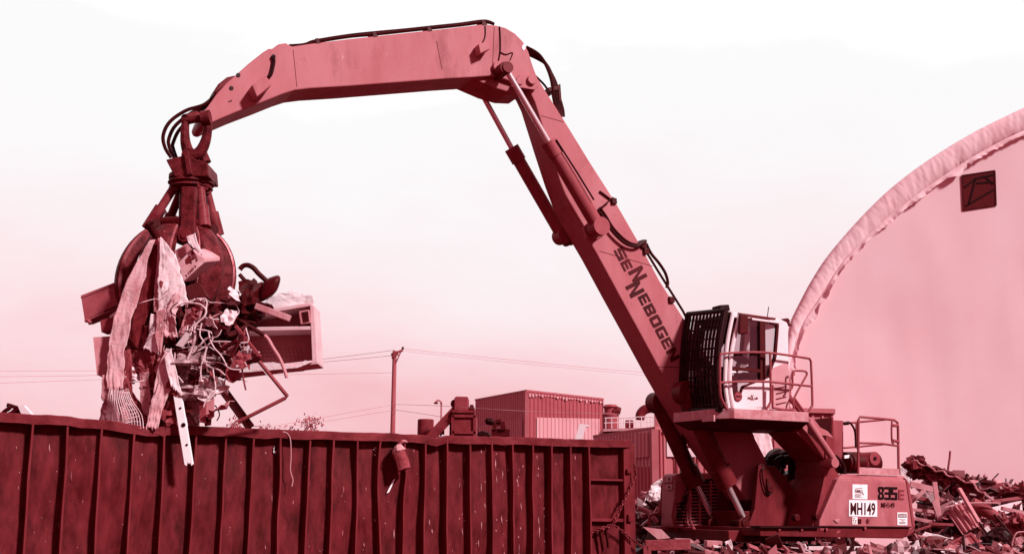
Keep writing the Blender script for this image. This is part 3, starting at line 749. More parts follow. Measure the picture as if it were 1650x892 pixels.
slab(MB(), [(1179, 594), (1186, 594.5), (1186, 600), (1179, 600)], NB - .01, NB - .02).build('sticker', M_STICK, cab)
k = MB(); p = M(1189.5, 638, NB + .02); k.lathe(p, [(.085, -.015), (.085, .0)], 24, SV); bd_ = k.build('badge', M_DECK, cab)
k = MB(); k.lathe(p, [(.07, -.01), (.07, .003)], 24, SV); k.build('badge_face', M_GREY, bd_)
k = MB(); slab(k, [(1185.5, 637), (1193.5, 637.4), (1193.5, 639.4), (1185.5, 639)], NB + .026, NB + .02); k.build('badge_bar', M_INKB, bd_)
lt = MB()
def cq(x0, y0, x1, y1): return [M(x0, y0, NB + .006), M(x1, y0, NB + .006), M(x1, y1, NB + .006), M(x0, y1, NB + .006)]
letters(lt, 'ma', cq(1205, 639, 1210.5, 643), .02); letters(lt, 'X', cq(1209.5, 635.5, 1215, 645), .03); letters(lt, 'cab', cq(1215, 638.5, 1221.5, 643), .02)
lt.build('lettering', M_INKM, cab)
slab(MB(), [(1168, 617), (1173, 617), (1174, 650), (1170, 650)], NB + .03, NB - .03).build('handhold', M_WHITE, cab, bevel=.01)
# guard in front of the windscreen
ge = [(1169, 500), (1161, 540), (1157, 578), (1156, 615), (1161, 660)]
gf = [(1108, 506), (1102, 545), (1099, 587), (1098, 625), (1102, 660)]
G_N = [M(x, y, NB + .02) for x, y in ge]; G_F = [M(x, y, FB - .10) for x, y in gf]
gd = MB()
for pts in (G_N, G_F): gd.tube(spline(pts, 4), .045, 8)
for k_ in (0, -1): gd.tube([G_N[k_], G_F[k_]], .045, 8)
for i in range(1, 11):
    t_ = i / 11; gd.tube(spline([a.lerp(b, t_) for a, b in zip(G_N, G_F)], 3), .02, 6)
sN = spline(G_N, 8); sF = spline(G_F, 8)
for i in range(3, len(sN) - 1, 3): gd.tube([sN[i], sF[i]], .016, 6)
guard = gd.build('windscreen_guard', M_BLACK, cab, smooth=True)
gm = MB()
for i in range(1, 33):
    if i % 3 == 0: continue
    t_ = i / 33; gm.tube([a.lerp(b, t_) for a, b in zip(sN[2:20:3], sF[2:20:3])], .0055, 4, False)
for i in range(2, 60, 2): 
    p0 = along(sN, i / 100); p1_ = along(sF, i / 100); gm.tube([p0, p1_], .005, 4, False)
gm.build('guard_mesh', M_BLACK, guard)
k = MB(); slab(k, [(1167, 501), (1180, 503), (1172, 545), (1163, 560), (1161, 540)], NB - .03, NB - .06); k.build('guard_side_plate', M_BLACK, guard)
ws = MB(); A = [p - FV * .12 for p in G_N]; B = [p - FV * .12 for p in G_F]
ws.grid([[a, a.lerp(b, .5), b] for a, b in zip(spline(A, 3), spline(B, 3))]); ws.build('windscreen', glass_mat('windscreen_glass', .88, .03), cab, smooth=True)
k = MB(); slab(k, [(1174, 604), (1188, 606), (1190, 657), (1174, 657)], NB - .1, FB + .05); k.build('front_dash', M_DARK, cab)

# rear deck kit ----------------------------------------------------------------------
ex = slab(MB(), [(1342, 676), (1359, 677), (1359.5, 762), (1342, 762)], .95, .30).build('exhaust_box', M_PAINT2, HANDLER, bevel=.01)
slab(MB(), [(1340.2, 672), (1342.5, 673), (1342.5, 762), (1340.2, 762)], .96, .29).build('exhaust_lid', M_DECK, ex)
k = MB(); mtube(k, [(1360, 681), (1368, 680), (1374, 686), (1378, 697), (1379, 720)], .85, .02, 8, 4); k.build('exhaust_cable', M_HOSE, ex, smooth=True)
slab(MB(), [(1359, 679), (1368, 679), (1368, 684), (1359, 684)], .8, .7).build('bracket', M_BLACK, ex)
mo = MB()
p = M(1360, 745, .95); q_ = M(1416, 745, .95)
dv = (q_ - p)
mo.tube([p, p + dv * .45, p + dv * .45, p + dv * .55, p + dv * .55, p + dv * .9], [.2, .2, .16, .16, .19, .19], 18)
pump = mo.build('pump_unit', M_DARK, HANDLER, smooth=True)
slab(MB(), [(1386, 730), (1412, 727), (1416, 735), (1417, 752), (1386, 752)], 1.12, .75).build('pump_block', M_DECK, pump, bevel=.02)
k = MB(); k.lathe(M(1410, 738, 1.14), [(.125, -.03), (.125, 0), (.09, .005)], 24, SV); k.build('pump_flange', M_GREY, pump, smooth=True)
k = MB(); k.lathe(M(1410, 738, 1.15), [(.035, -.03), (.035, .01)], 12, SV); k.build('shaft_cap', M_BLACK, pump)
slab(MB(), [(1361, 733), (1369, 732), (1368, 737), (1361, 738)], 1.17, 1.14).build('sticker', M_STICK, pump)
k = MB(); mtube(k, [(1346, 735), (1354, 742), (1360, 752), (1360, 765)], 1.1, .04, 8, 4); mtube(k, [(1344, 740), (1350, 748), (1356, 762)], 1.0, .035, 8, 4); k.build('pump_hose', M_BLACK, pump, smooth=True)
rr = MB(); RB2 = 1.22
mtube(rr, [(1383, 762), (1383, 676), (1386, 671), (1420, 674), (1440, 676), (1446, 680), (1447, 690), (1448, 764)], RB2, .024, 8)
mtube(rr, [(1384, 713), (1420, 714), (1448, 718)], RB2, .021, 8)
mtube(rr, [(1442, 676), (1437, 680), (1437, 709), (1440, 714)], RB2, .018, 8, 3)
mtube(rr, [(1438, 685), (1447, 685)], RB2, .03, 8); mtube(rr, [(1438, 709), (1448, 711)], RB2, .03, 8)
rail = rr.build('rear_railing', M_GREY, HANDLER, smooth=True); rr = MB()
mtube(rr, [(1360, 682), (1383, 679.5), (1425, 675.5)], .2, .022, 8)
mtube(rr, [(1360, 721), (1385, 719), (1425, 715)], .2, .02, 8)
mtube(rr, [(1380, 680), (1380.5, 722)], .2, .022, 8)
rr.build('far_railing', M_GREY, rail, smooth=True)
slab(MB(), [(1384, 752), (1449, 755), (1449, 765), (1384, 763)], RB2 + .02, RB2 - .02).build('toe_board', M_GALV, rail)

# hose nest behind the tower ----------------------------------------------------------------
hn = MB()
for i in range(15):
    cx_, cy_ = 1256 + random.uniform(-9, 14), 752 + random.uniform(-6, 20); rx = random.uniform(12, 30); b = random.uniform(-.3, .45)
    a0_ = random.uniform(2.6, 3.4); pts = []
    for k_ in range(9):
        a_ = a0_ + (k_ / 8) * random.uniform(2.9, 3.3)
        pts.append((cx_ + rx * math.cos(a_), cy_ + rx * 1.1 * math.sin(a_)))
    mtube(hn, pts, b, random.uniform(.025, .04), 7, 3)
for i in range(8):
    x = 1240 + i * 6; mtube(hn, [(x, 790), (x + random.uniform(-5, 5), 760), (x + random.uniform(-6, 10), 740 + random.uniform(-10, 14)), (x + 8, 770), (x + 12, 800)], random.uniform(-.3, .4), .03, 7, 4)
hn.build('hose_nest', M_BLACK, HANDLER, smooth=True)
k = MB(); slab(k, [(1245, 770), (1292, 756), (1300, 800), (1285, 850), (1250, 850)], .1, -.3); k.build('valve_block', M_DARK, HANDLER)
k = MB(); mtube(k, [(1200, 690), (1207, 705), (1213, 725), (1216, 738)], .2, .03, 7, 4); mtube(k, [(1203, 688), (1212, 700), (1215, 715)], .1, .025, 7, 4); k.build('boom_hose', M_HOSE, boom, smooth=True)

# grapple -------------------------------------------------------------------------------------
GY = M(308, 192, 0).y
def G(px, py, dy=0): return P(px, py, GY + dy)
gx = G(308, 300)                                                   # axis
PXM = F / GY                                                        # pixels per metre here (about)
pin_c = M(331, 190, 0)
gp = MB()
ring = spline([G(334, 190, -.30), G(335, 207, -.28), G(331, 228, -.24), G(323, 244, -.2), G(313, 250, -.2), G(304, 245, -.2), G(299, 230, -.24), G(298, 212, -.28), G(299, 194, -.30)], 4)
nr_ = len(ring)
gp.tube(ring, [.06 + .035 * math.sin(math.pi * i / (nr_ - 1)) ** 2 for i in range(nr_)], 10)
gp.tube([G(294, 195, -.30), G(339, 189, -.30)], .06, 14)
gp.tube([G(325, 191, -.33), G(339, 189, -.33)], .115, 18)
gp.tube([G(298, 193, -.30), G(318, 188, -.1)], .085, 12)
gp.tube([G(304, 250, -.3), G(304, 250, .2)], .11, 14)
gp.tube([G(327, 245, -.1), G(331, 262, -.1)], [.06, .09], 10)
def gz(py): return G(308, py).z
gz250, gz285, gz296, gz303 = gz(252), gz(284), gz(292), gz(302)
ctr = V((G(308, 300).x, GY, 0))
grap = gp.build('grapple', M_GRAP, HANDLER, smooth=True)
hd = MB()
A = [G(x, y, -.33) for x, y in ((267, 257), (296, 250), (334, 262), (336, 284), (281, 284))]
hd.prism(A, [p + V((0, .62, 0)) for p in A])
hd.bar(G(300, 245, -.36), G(306, 282, -.36), .05, .08)
hd.build('rotator_head', M_GRAP, grap, bevel=.015)
hub = MB(); hub.lathe(V((ctr.x, ctr.y, 0)), [(.30, gz285 + .03), (.34, gz285), (.34, gz(290)), (.29, gz(291)), (.34, gz(294)), (.35, gz(297)), (.31, gz(300)), (.33, gz(304)), (.17, gz(310)), (.15, gz(372)), (.24, gz(376)), (.24, gz(388)), (.12, gz(394))], 28)
hub.build('grapple_hub', M_GRAP, grap, smooth=True, angle=.5)
NT = 6
zt, zb = gz(372), gz(532)
def AX(z):
    """the grapple hangs a little out of plumb"""
    t_ = min(max((gz(300) - z) / (gz(300) - gz(530)), 0), 1.1)
    return V((ctr.x - .19 * t_ ** .8, ctr.y, z))
M_RIM = mat('rim_steel', .58, .12, .4, metal=.3, scale=6, bump=.3, grime=.5)
M_TCYL = mat('tine_cylinder_paint', .40, .1, .4, scale=4, bump=.15, grime=.5)
for i in range(NT):
    az = math.radians(-90 + 15.4 + 36 + 60 * i); d = V((math.cos(az), math.sin(az), 0)); tn = V((-d.y, d.x, 0))
    prof = []
    for k_ in range(19):
        t_ = k_ / 18; a_ = math.radians(62 - 122 * t_)
        r_ = .10 + .72 * math.cos(a_); z_ = (zt + zb) / 2 + (zt - zb) / 2 * math.sin(a_) / math.sin(math.radians(62))
        wd = (.10 + .125 * math.sin(math.pi * min(t_ / .62, 1) / 2)) * (1 - max(t_ - .45, 0) / .55 * .86) ** .8
        prof.append((r_, z_, wd))
    rows = []
    for (r_, z_, wd) in prof:
        rows.append([AX(z_) + d * (r_ + .035 * (1 - s_ * s_)) + tn * (wd * s_) for s_ in [(j / 6 - .5) * 2 for j in range(7)]])
    tine = MB().grid(rows).build('tine', M_GRAP, grap, smooth=True, solid=.05, angle=1)
    for s_ in (-1, 1):
        k = MB(); k.tube([AX(z_) + d * (r_ - .01) + tn * (wd * s_) for r_, z_, wd in prof], .028, 6); k.build('tine_rim', M_RIM, tine, smooth=True)
        k = MB()      # side plates stand inwards from the rim
        k.grid([[AX(z_) + d * (r_ - dr) + tn * (wd * s_ * .98) for dr in (0, .10 + .10 * math.sin(math.pi * j / 18))] for j, (r_, z_, wd) in enumerate(prof)]); k.build('tine_flange', M_GRAP, tine, solid=.025)
    k = MB(); p_ = AX(zt + .03) + d * .42; k.cyl(p_ - tn * .14, p_ + tn * .14, .085, 18)
    k.bar(AX(zt + .08) + d * .2, AX(zt - .04) + d * .52, .16, .12); k.build('hinge_pin', M_DARK, tine, smooth=True)
    if i == 5: continue
    p0 = AX(gz(304)) + d * .24; p1_ = AX(gz(374)) + d * .52
    k = MB(); k.tube([p0, p0.lerp(p1_, .5), p0.lerp(p1_, .5), p1_], [.065, .065, .095, .095], 14); k.cyl(p0 - tn * .1, p0 + tn * .1, .075, 14)
    k.build('tine_cylinder', M_TCYL, grap, smooth=True)
k = MB()
A = [G(x, y, -.50) for x, y in ((292, 300), (316, 300), (314, 362), (316, 378), (308, 390), (290, 390), (282, 378), (290, 362))]
k.prism(A, [p + V((0, .12, 0)) for p in A]); k.build('tine_arm', M_GRAP, grap, bevel=.02)
k = MB(); p_ = G(297, 379, -.56); k.cyl(p_, p_ + V((0, .2, 0)), .10, 22); k.cyl(p_ - V((0, .02, 0)), p_ + V((0, .2, 0)), .05, 16); k.build('arm_pin', M_DECK, grap, bevel=.01)
for i in range(3):
    k = MB(); k.tube(spline([ctr + V((.12 + .04 * i, -.2, gz(305))), ctr + V((.22 + .03 * i, -.1, gz(330))), ctr + V((.17 + .04 * i, -.15, gz(360))), ctr + V((.2, -.1, gz(375)))], 5), .02, 7); k.build('tine_hose', M_HOSE, grap, smooth=True)
print('grapple Y', GY, 'ctr', ctr)
# ------------------------------------------------------------------ scrap container
C0 = PZ(0, 664, 3.0); C1 = PZ(1018, 708.5, 3.0)
CU = (C1 - C0); CU.z = 0; CU.normalize(); CN = V((CU.y, -CU.x, 0))
def CP(px, py, off=0): return on_plane(px, py, C0 + CN * off, CN)
def CS(px, py=720, off=0): return (CP(px, py, off) - C0).dot(CU)
def CW(s, off, z): p = C0 + CU * s + CN * off; return V((p.x, p.y, z))
SL, SR = CS(0) - 2.2, CS(1008)
M_CONT = mat('container_paint', .285, .095, .6, scale=6, bump=.4, streak=2.6, grime=.8, fleck=.7, spec=.1, bscale=7)
M_RIB = mat('container_rib_paint', .36, .05, .5, scale=3, bump=.12, streak=3, grime=.4)
M_RAIL = mat('container_rail_paint', .35, .09, .55, scale=3, bump=.35, grime=.6)
CONT = thing('scrap_container', 'long dark ribbed steel scrap container with a dented top rail under the grapple', 'container', CW((SL + SR) / 2, -1.2, 0))
ribs_px = [(-60, -78), (-4, -20), (52, 39), (109, 98), (164, 153), (217, 205), (266, 257), (317, 306), (366, 355), (410, 400), (454, 447.5), (501, 492), (539, 532), (577, 574), (614, 612), (653, 650), (687, 684), (721, 721), (757, 760), (793, 795), (826.5, 829), (859, 860), (889, 890.5), (920, 921.5), (950, 953)]
w_ = MB(); rows = []
ns, nz = 150, 30
dents = [(CS(193), 2.3, .45, .10), (CS(655), 2.4, .3, .06), (CS(560), 1.9, .5, .05), (CS(380), 1.6, .6, .05), (CS(90), 1.5, .6, -.04), (CS(800), 1.8, .5, .05)]
for i in range(nz + 1):
    z = .12 + (2.93 - .12) * i / nz; row = []
    for j in range(ns + 1):
        s = SL + (SR - SL) * j / ns
        o_ = .028 * noise.noise(V((s * 1.3, z * 1.1, 3))) + .012 * noise.noise(V((s * 4, z * 2.5, 8)))
        for ds, dz, rr_, am in dents: o_ += am * math.exp(-((s - ds) ** 2 + (z - dz) ** 2 * .35) / rr_ ** 2)
        row.append(CW(s, o_ * .8, z))
    rows.append(row)
w_.grid(rows); w_.build('side_wall', M_CONT, CONT, smooth=True, angle=3, recalc=False)
MB().prism([CW(SL, -.05, .1), CW(SR, -.05, .1), CW(SR, -.05, 2.9), CW(SL, -.05, 2.9)], [CW(SL, -.09, .1), CW(SR, -.09, .1), CW(SR, -.09, 2.9), CW(SL, -.09, 2.9)]).build('inner_lining', M_CONT, CONT)
MB().prism([CW(SL, -2.4, .1), CW(SR, -2.4, .1), CW(SR, -2.4, 2.9), CW(SL, -2.4, 2.9)], [CW(SL, -2.46, .1), CW(SR, -2.46, .1), CW(SR, -2.46, 2.9), CW(SL, -2.46, 2.9)]).build('side_wall', M_CONT, CONT)
for s in (SL, SR - .02):
    MB().prism([CW(s, -.1, .1), CW(s, -2.4, .1), CW(s, -2.4, 2.85), CW(s, -.1, 2.85)], [CW(s + .05, -.1, .1), CW(s + .05, -2.4, .1), CW(s + .05, -2.4, 2.85), CW(s + .05, -.1, 2.85)]).build('end_wall', M_CONT, CONT)
MB().prism([CW(SL, .08, .06), CW(SR, .08, .06), CW(SR, -2.46, .06), CW(SL, -2.46, .06)], [CW(SL, .08, .2), CW(SR, .08, .2), CW(SR, -2.46, .2), CW(SL, -2.46, .2)]).build('container_floor', M_DARK, CONT)
for k_, (xt, xb) in enumerate(ribs_px):
    p = CP(xt, 690, .15); b_ = CP(xb, 892, .15)
    st, sb_ = (p - C0).dot(CU), (b_ - C0).dot(CU)
    zt_, zb_ = p.z, b_.z
    mb = MB(); prev = None; sd = random.uniform(-1, 1)
    def at(z):
        t_ = (zt_ - z) / (zt_ - zb_)
        wob = .018 * noise.noise(V((k_ * 5.1, z * 1.6, 2))) + (.035 * math.exp(-((z - 2.35) / .25) ** 2) if 645 < xt < 660 else 0) + (.03 * math.sin(z * 2.2) if 600 < xt < 625 else 0)
        return st + (sb_ - st) * min(t_, 2.5) + wob
    zz = [2.90, 2.7, 2.5, 2.3, 2.1, 1.9, 1.7, 1.5, 1.2, .8, .2]
    rows = []
    for z in zz:
        s = at(z); d_ = .15 + .012 * noise.noise(V((k_ * 3.3, z * 2, 7)))
        rows.append([CW(s - .013, -.02, z), CW(s - .013, d_, z), CW(s + .013, d_, z), CW(s + .013, -.02, z), CW(s - .013, -.02, z)])
    mb.grid(rows); mb.build('rib', M_RIB, CONT)
# top rail with its dents
top_px = [(-200, 655), (-60, 660), (0, 663.6), (50, 667), (85, 668.5), (117, 670.5), (132, 674), (150, 675), (167, 676), (190, 679), (202, 681), (215, 684), (235, 687), (262, 687.5), (285, 686), (315, 686), (360, 687.5), (400, 690), (412, 691.5), (454, 691.5), (470, 693.5), (520, 693.6), (558, 695.6), (600, 696.5), (629, 697), (660, 699.5), (682, 700), (690, 702), (703, 705.5), (711, 704), (721, 701), (760, 702), (800, 703), (853, 704), (900, 706), (948, 707.5), (1018, 708.5)]
tops = [CP(x, y, .15) for x, y in top_px]
rl = [((p - C0).dot(CU), p.z) for p in tops]
def railz(s):
    for (a, za), (b, zb_) in zip(rl, rl[1:]):
        if s <= b: return za + (zb_ - za) * (s - a) / (b - a)
    return rl[-1][1]
rows = []
n_ = 220; s0_, s1_ = rl[0][0], SR + .02
for j in range(n_ + 1):
    s = s0_ + (s1_ - s0_) * j / n_
    zt_ = railz(s) + .010 * noise.noise(V((s * 6, 1, 1))); dp = .125 + .012 * noise.noise(V((s * 3, 5, 2))); of = .022 * noise.noise(V((s * 2.2, 9, 4))) + .012 * noise.noise(V((s * 8, 2, 4)))
    rows.append([CW(s, -.05 + of, zt_ - .01), CW(s, .03 + of, zt_ + .004), CW(s, .15 + of, zt_), CW(s, .16 + of, zt_ - .012), CW(s, .155 + of, zt_ - dp), CW(s, -.05 + of, zt_ - dp), CW(s, -.05 + of, zt_ - .01)])
rail_ = MB().grid(rows).build('top_rail', M_RAIL, CONT, smooth=True, angle=.5)
fl = MB(); A = [CP(x, y, .16) for x, y in ((203, 683), (225, 687), (262, 692), (266, 694), (263, 703), (255, 699), (236, 697), (222, 691))]
fl.prism(A, [p - CN * .02 for p in A]); fl.build('torn_flap', M_RAIL, rail_)
MB().prism([CW(SL, -2.36, 2.8), CW(SR, -2.36, 2.8), CW(SR, -2.36, 2.92), CW(SL, -2.36, 2.92)], [CW(SL, -2.5, 2.8), CW(SR, -2.5, 2.8), CW(SR, -2.5, 2.92), CW(SL, -2.5, 2.92)]).build('top_rail', M_RAIL, CONT)
sA, sB = CS(1004, 720, .1), CS(1014, 720, .1)
MB().prism([CW(sA, -.02, .1), CW(sB, -.02, .1), CW(sB, .115, .1), CW(sA, .115, .1)], [CW(sA, -.02, 2.86), CW(sB, -.02, 2.86), CW(sB, .115, 2.86), CW(sA, .115, 2.86)]).build('end_post', M_RIB, CONT, bevel=.01)
sC = CS(1022, 720, .05)
MB().prism([CW(sB + .01, -.1, .1), CW(sC, -.1, .1), CW(sC, .06, .1), CW(sB + .01, .06, .1)], [CW(sB + .01, -.1, 2.93), CW(sC, -.1, 2.93), CW(sC, .06, 2.93), CW(sB + .01, .06, 2.93)]).build('hinge_post', M_DECK, CONT, bevel=.01)
for y0, y1 in ((770.5, 773.5), (834, 839)):
    A = [CP(951, y0, .09), CP(1006, y0 + 1, .09), CP(1006, y1 + 1, .09), CP(951, y1, .09)]
    MB().prism(A, [p - CN * .11 for p in A]).build('cross_bar', M_RIB, CONT)
for quad in ([(1013, 828), (1021, 828), (1022, 840), (1013, 840)], [(1011, 755), (1018, 755), (1018, 762), (1011, 762)]):
    A = [CP(x, y, .17) for x, y in quad]; MB().prism(A, [p - CN * .12 for p in A]).build('hinge', M_DECK, CONT, bevel=.01)
for quad in ([(966, 850), (971, 849), (975, 884), (973, 886)], [(976, 849), (979, 848), (982, 880), (981, 882)]):
    A = [CP(x, y, .12) for x, y in quad]; MB().prism(A, [p - CN * .05 for p in A]).build('latch_bar', M_DARK, CONT)
for (x, y), wd in (((443, 722), 5), ((604, 726), 4)):
    mb = MB()
    for i in range(7):
        xx, yy = x + random.uniform(-wd, wd) * .6, y + random.uniform(-6, 6); a_ = random.uniform(.8, 2)
        A = [CP(xx, yy, .035), CP(xx + a_, yy + .3, .035), CP(xx + a_ * .8, yy + a_ * 1.4, .035), CP(xx - .4, yy + a_, .035)]; mb.prism(A, [p - CN * .02 for p in A])
    mb.build('torn_sticker', M_STICK, CONT)
# pale scratches scored through the paint
sc2 = MB()
for i in range(150):
    x = random.choice([random.gauss(800, 30), random.gauss(835, 12), random.gauss(872, 9), random.gauss(660, 60), random.uniform(20, 950), random.uniform(20, 950)]); y = random.uniform(705, 890); hh = random.expovariate(1 / 6) + 1.5; ww = random.uniform(.4, 1.5)
    if any(abs(x - (a + (b - a) * (y - 690) / 200)) < 4 for a, b in ribs_px): continue
    z_ = CP(x, y, 0); s_ = (z_ - C0).dot(CU)
    o_ = .028 * noise.noise(V((s_ * 1.3, z_.z * 1.1, 3))) + .012 * noise.noise(V((s_ * 4, z_.z * 2.5, 8)))
    for ds, dz, r2, am in dents: o_ += am * math.exp(-((s_ - ds) ** 2 + (z_.z - dz) ** 2 * .35) / r2 ** 2)
    o_ = o_ * .8 + .006
    A = [CP(x, y, o_), CP(x + ww, y + hh * .4, o_), CP(x + ww * .7 + random.uniform(-1, 1), y + hh, o_), CP(x - ww * .4, y + hh * .5, o_)]
    sc2.prism(A, [p - CN * .03 for p in A])
sm_ = sc2.build('paint_scratch', mat('bare_scratch', .66, .16, .5, scale=9, bump=0), CONT); sm_['kind'] = 'stuff'

def chain(pts, r=.036, t_=.009):
    mb = MB(); pts = [V(p) for p in pts]; n = int(sum((b - a).length for a, b in zip(pts, pts[1:])) / (r * 1.45))
    for i in range(n):
        c = along(pts, (i + .5) / n); d_ = (along(pts, min((i + 1) / n, 1)) - along(pts, i / n)).normalized()
        s = d_.cross(CN).normalized() if i % 2 else CN
        ring = [c + d_ * (r * math.cos(a)) + s * (r * .62 * math.sin(a)) for a in [2 * math.pi * k / 10 for k in range(11)]]
        mb.tube(ring, t_, 5, False)
    return mb
tag(chain([CP(1022, 748, .16), CP(1024, 766, .16), CP(1014, 790, .17), CP(1001, 815, .17), CP(990, 843, .18), CP(972, 850, .17), CP(953, 856, .15)]).build('chain', mat('rusty_chain', .42, .1, .5, metal=.4, scale=9), smooth=True), 'loose rusty chain hanging across the last bay of the ribbed container', 'chain')
tag(chain([CP(990, 846, .16), CP(1004, 856, .16), CP(1018, 868, .17), CP(1034, 880, .19)]).build('chain', MATS['rusty_chain'], smooth=True), 'short chain sloping down from the container corner towards the scrap', 'chain')

# bag, wire
bg_ = MB(); p0 = CP(642, 724, .24); p1_ = CP(651, 757, .26); ax = (p1_ - p0)
bg_.tube([p0 - ax * .42 + CU * .10, p0 - ax * .25 + CU * .03, p0 - ax * .10, p0, p0 + ax * .12, p0 + ax * .5, p0 + ax * .95, p1_], [.045, .022, .05, .09, .105, .112, .106, .085], 14)
bg_.v = [v + (v - (p0 + ax * max(min((v - p0).dot(ax) / ax.dot(ax), 1), -.5))) * .35 * noise.noise(v * 9) + V((0, 0, .02)) * noise.noise(v * 6) for v in bg_.v]
bag = tag(bg_.build('bag', mat('bag_fabric', .47, .08, .75, scale=7, bump=.5, grime=.3), smooth=True), 'grey tied fabric bag dangling from the rail against the container side', 'bag')
bk = MB(); bk.tube([p0 - ax * .2, p0 - ax * .02, p0 + ax * .06], [.05, .09, .105], 14); bk.v = [v + V((noise.noise(v * 14), noise.noise(v * 11 + V((3, 0, 0))), noise.noise(v * 12))) * .03 for v in bk.v]; bk.build('bag_neck', mat('bag_neck_fabric', .72, .12, .75, scale=9, bump=.5), bag, smooth=True)
bk = MB(); bk.tube([p0 - ax * .2, p0 - ax * .45 + CU * .12, CP(655, 711, .14)], .02, 6); bk.build('cord', mat('bag_cord', .74, .06, .8), bag, smooth=True)
def wire(name, pts, r, g, label, cat, group=None, n=6, sm=6):
    mb = MB(); mb.tube(spline(pts, sm) if sm else pts, r, n)
    return tag(mb.build(name, mat('wire_tone_%d' % int(g * 100), g, .04, .5, bump=0), smooth=True), label, cat, group)
wire('wire', [CP(456, 695, .15), CP(463, 698, .16), CP(468, 708, .17), CP(469, 735, .17), CP(468, 757, .16), CP(472, 772, .16), CP(470, 783, .16)], .007, .80, 'thin pale wire hanging over the container rail near its dented middle', 'wire')
for quad, sg in (([(634, 772), (637, 771), (627, 792), (623, 794)], 0),):
    A = [CP(x, y, .05) for x, y in quad]
    tag(MB().prism(A, [p - CN * .012 for p in A]).build('paper_strip', M_STICK), 'pale paper strip stuck to the container below the tied bag', 'paper')

# scrap that shows above the container rim
def plate_px(name, pix, Y, th, material, label, cat, group=None, tilt=0.0, bevel=0):
    A = [P(x, y, Y + tilt * (x - pix[0][0]) / 100) for x, y in pix]
    n = (A[1] - A[0]).cross(A[-1] - A[0]).normalized()
    if n.y < 0: n = -n
    return tag(MB().prism(A, [p + n * th for p in A]).build(name, material, bevel=bevel), label, cat, group)
YR = CP(30, 664, -1.2).y
plate_px('board', [(28, 652), (38, 653), (52, 668), (46, 680), (40, 680)], YR, .10, M_WHITE, 'white bent board poking above the near left rim of the container', 'board')
plate_px('scrap_lump', [(10, 665), (17, 662), (27, 653), (36, 660), (44, 672), (20, 678)], YR + .15, .3, M_DARK, 'dark folded scrap lump beside the white board at the container rim', 'scrap')
wire('bent_rod', [P(2, 668, YR), P(8, 662, YR), P(16, 656, YR), P(13, 652, YR), P(20, 654, YR), P(26, 656, YR)], .03, .18, 'dark bent rod over the container rim beside the white board', 'rod')
YB = CP(935, 704, -1.0).y
plate_px('white_sheet', [(926, 708), (934, 682), (950, 684), (948, 687), (944, 687), (938, 709)], YB, .12, M_WHITE, 'white sheet metal offcut standing above the container in front of the corrugated building', 'sheet metal')
plate_px('tyre_piece', [(768, 702), (770, 695), (778, 693), (788, 696), (791, 700), (790, 704)], CP(780, 700, -1.2).y, .3, M_BLACK, 'curved black tyre piece lying on the scrap at the container rim', 'tyre', bevel=.02)
plate_px('foil_scrap', [(708, 706), (713, 699), (717, 701), (719, 708)], CP(712, 700, -.3).y, .05, M_WHITE, 'tiny shiny foil scrap caught in the dip of the container rail', 'scrap')

# ------------------------------------------------------------------ fabric arch barn
BA = math.radians(12)
BD = V((math.cos(BA), -math.sin(BA), 0)); BN = V((-math.sin(BA), -math.cos(BA), 0))
B0 = P(1268, 560, 44)
def BP(px, py, off=0): return on_plane(px, py, B0 + BN * off, BN)
def bs(p): return (p - B0).dot(BD), p.z
def BW_(s, z, off=0): p = B0 + BD * s + BN * off; return V((p.x, p.y, z))
outer_px = [(1256, 640), (1262, 590), (1268, 548), (1273, 520), (1284, 496), (1308, 451), (1340, 404), (1398, 339), (1452, 290), (1519, 243), (1582, 207), (1650, 174)]
inner_px = [(1268, 640), (1274, 590), (1283, 555), (1297, 519), (1324, 478), (1358, 425), (1398, 382), (1447, 339), (1519, 286), (1591, 241), (1650, 212)]
def arch(px):
    pts = [bs(BP(x, y)) for x, y in px]
    pts = [(pts[0][0] - .3, -.2), (pts[0][0] - .15, pts[0][1] * .5)] + pts
    (s1, z1), (s2, z2) = pts[-2], pts[-1]; sl_ = (z2 - z1) / (s2 - s1)
    apex = s2 + 5.0
    s, z = s2, z2
    while s < apex - .01:
        st = min(.7, apex - s); s += st; z += sl_ * max((apex - s + st / 2) / 5.0, 0) * st; pts.append((s, z))
    full = pts + [(2 * apex - a, b) for a, b in reversed(pts[:-1])]
    return [V((a, b, 0)) for a, b in full]
ao = spline(arch(outer_px), 4); ai = spline(arch(inner_px), 4)
M_FAB = mat('barn_fabric', .89, .012, .7, k=1, scale=.35, bump=.06, spec=.2, bscale=1.2)
M_FAB2 = mat('barn_edge_fabric', .885, .02, .75, k=1, scale=.8, bump=.1, spec=.1, bscale=3)
BARN = thing('arch_barn', 'huge pale fabric covered arch barn with one small dark window behind the scrap handler', 'barn', BW_(12, 0))
rows = []
wsz = bs(BP(1577, 307))
lo_ = ai[0].y
NA = 160
for j in range(NA * 4 + 1):
    q_ = along(ai, j / NA / 4); row = []; seam = .0012 * math.exp(-(((q_.x + 1.1) % 2.6 - 1.3) / .05) ** 2)
    for i in range(25):
        z = -.2 + (q_.y + .25 + .2) * i / 24
        mk_ = 1 - math.exp(-((q_.x - wsz[0]) ** 2 + (z - wsz[1]) ** 2) / 3.0)
        row.append(BW_(q_.x, z, mk_ * (.05 * noise.noise(V((q_.x * .25, z * .2, 0))) + .02 * noise.noise(V((q_.x * .9, z * .4, 4))) + seam)))
    rows.append(row)
MB().grid(rows).build('gable_wall', M_FAB, BARN, smooth=True, angle=3)
rows = []
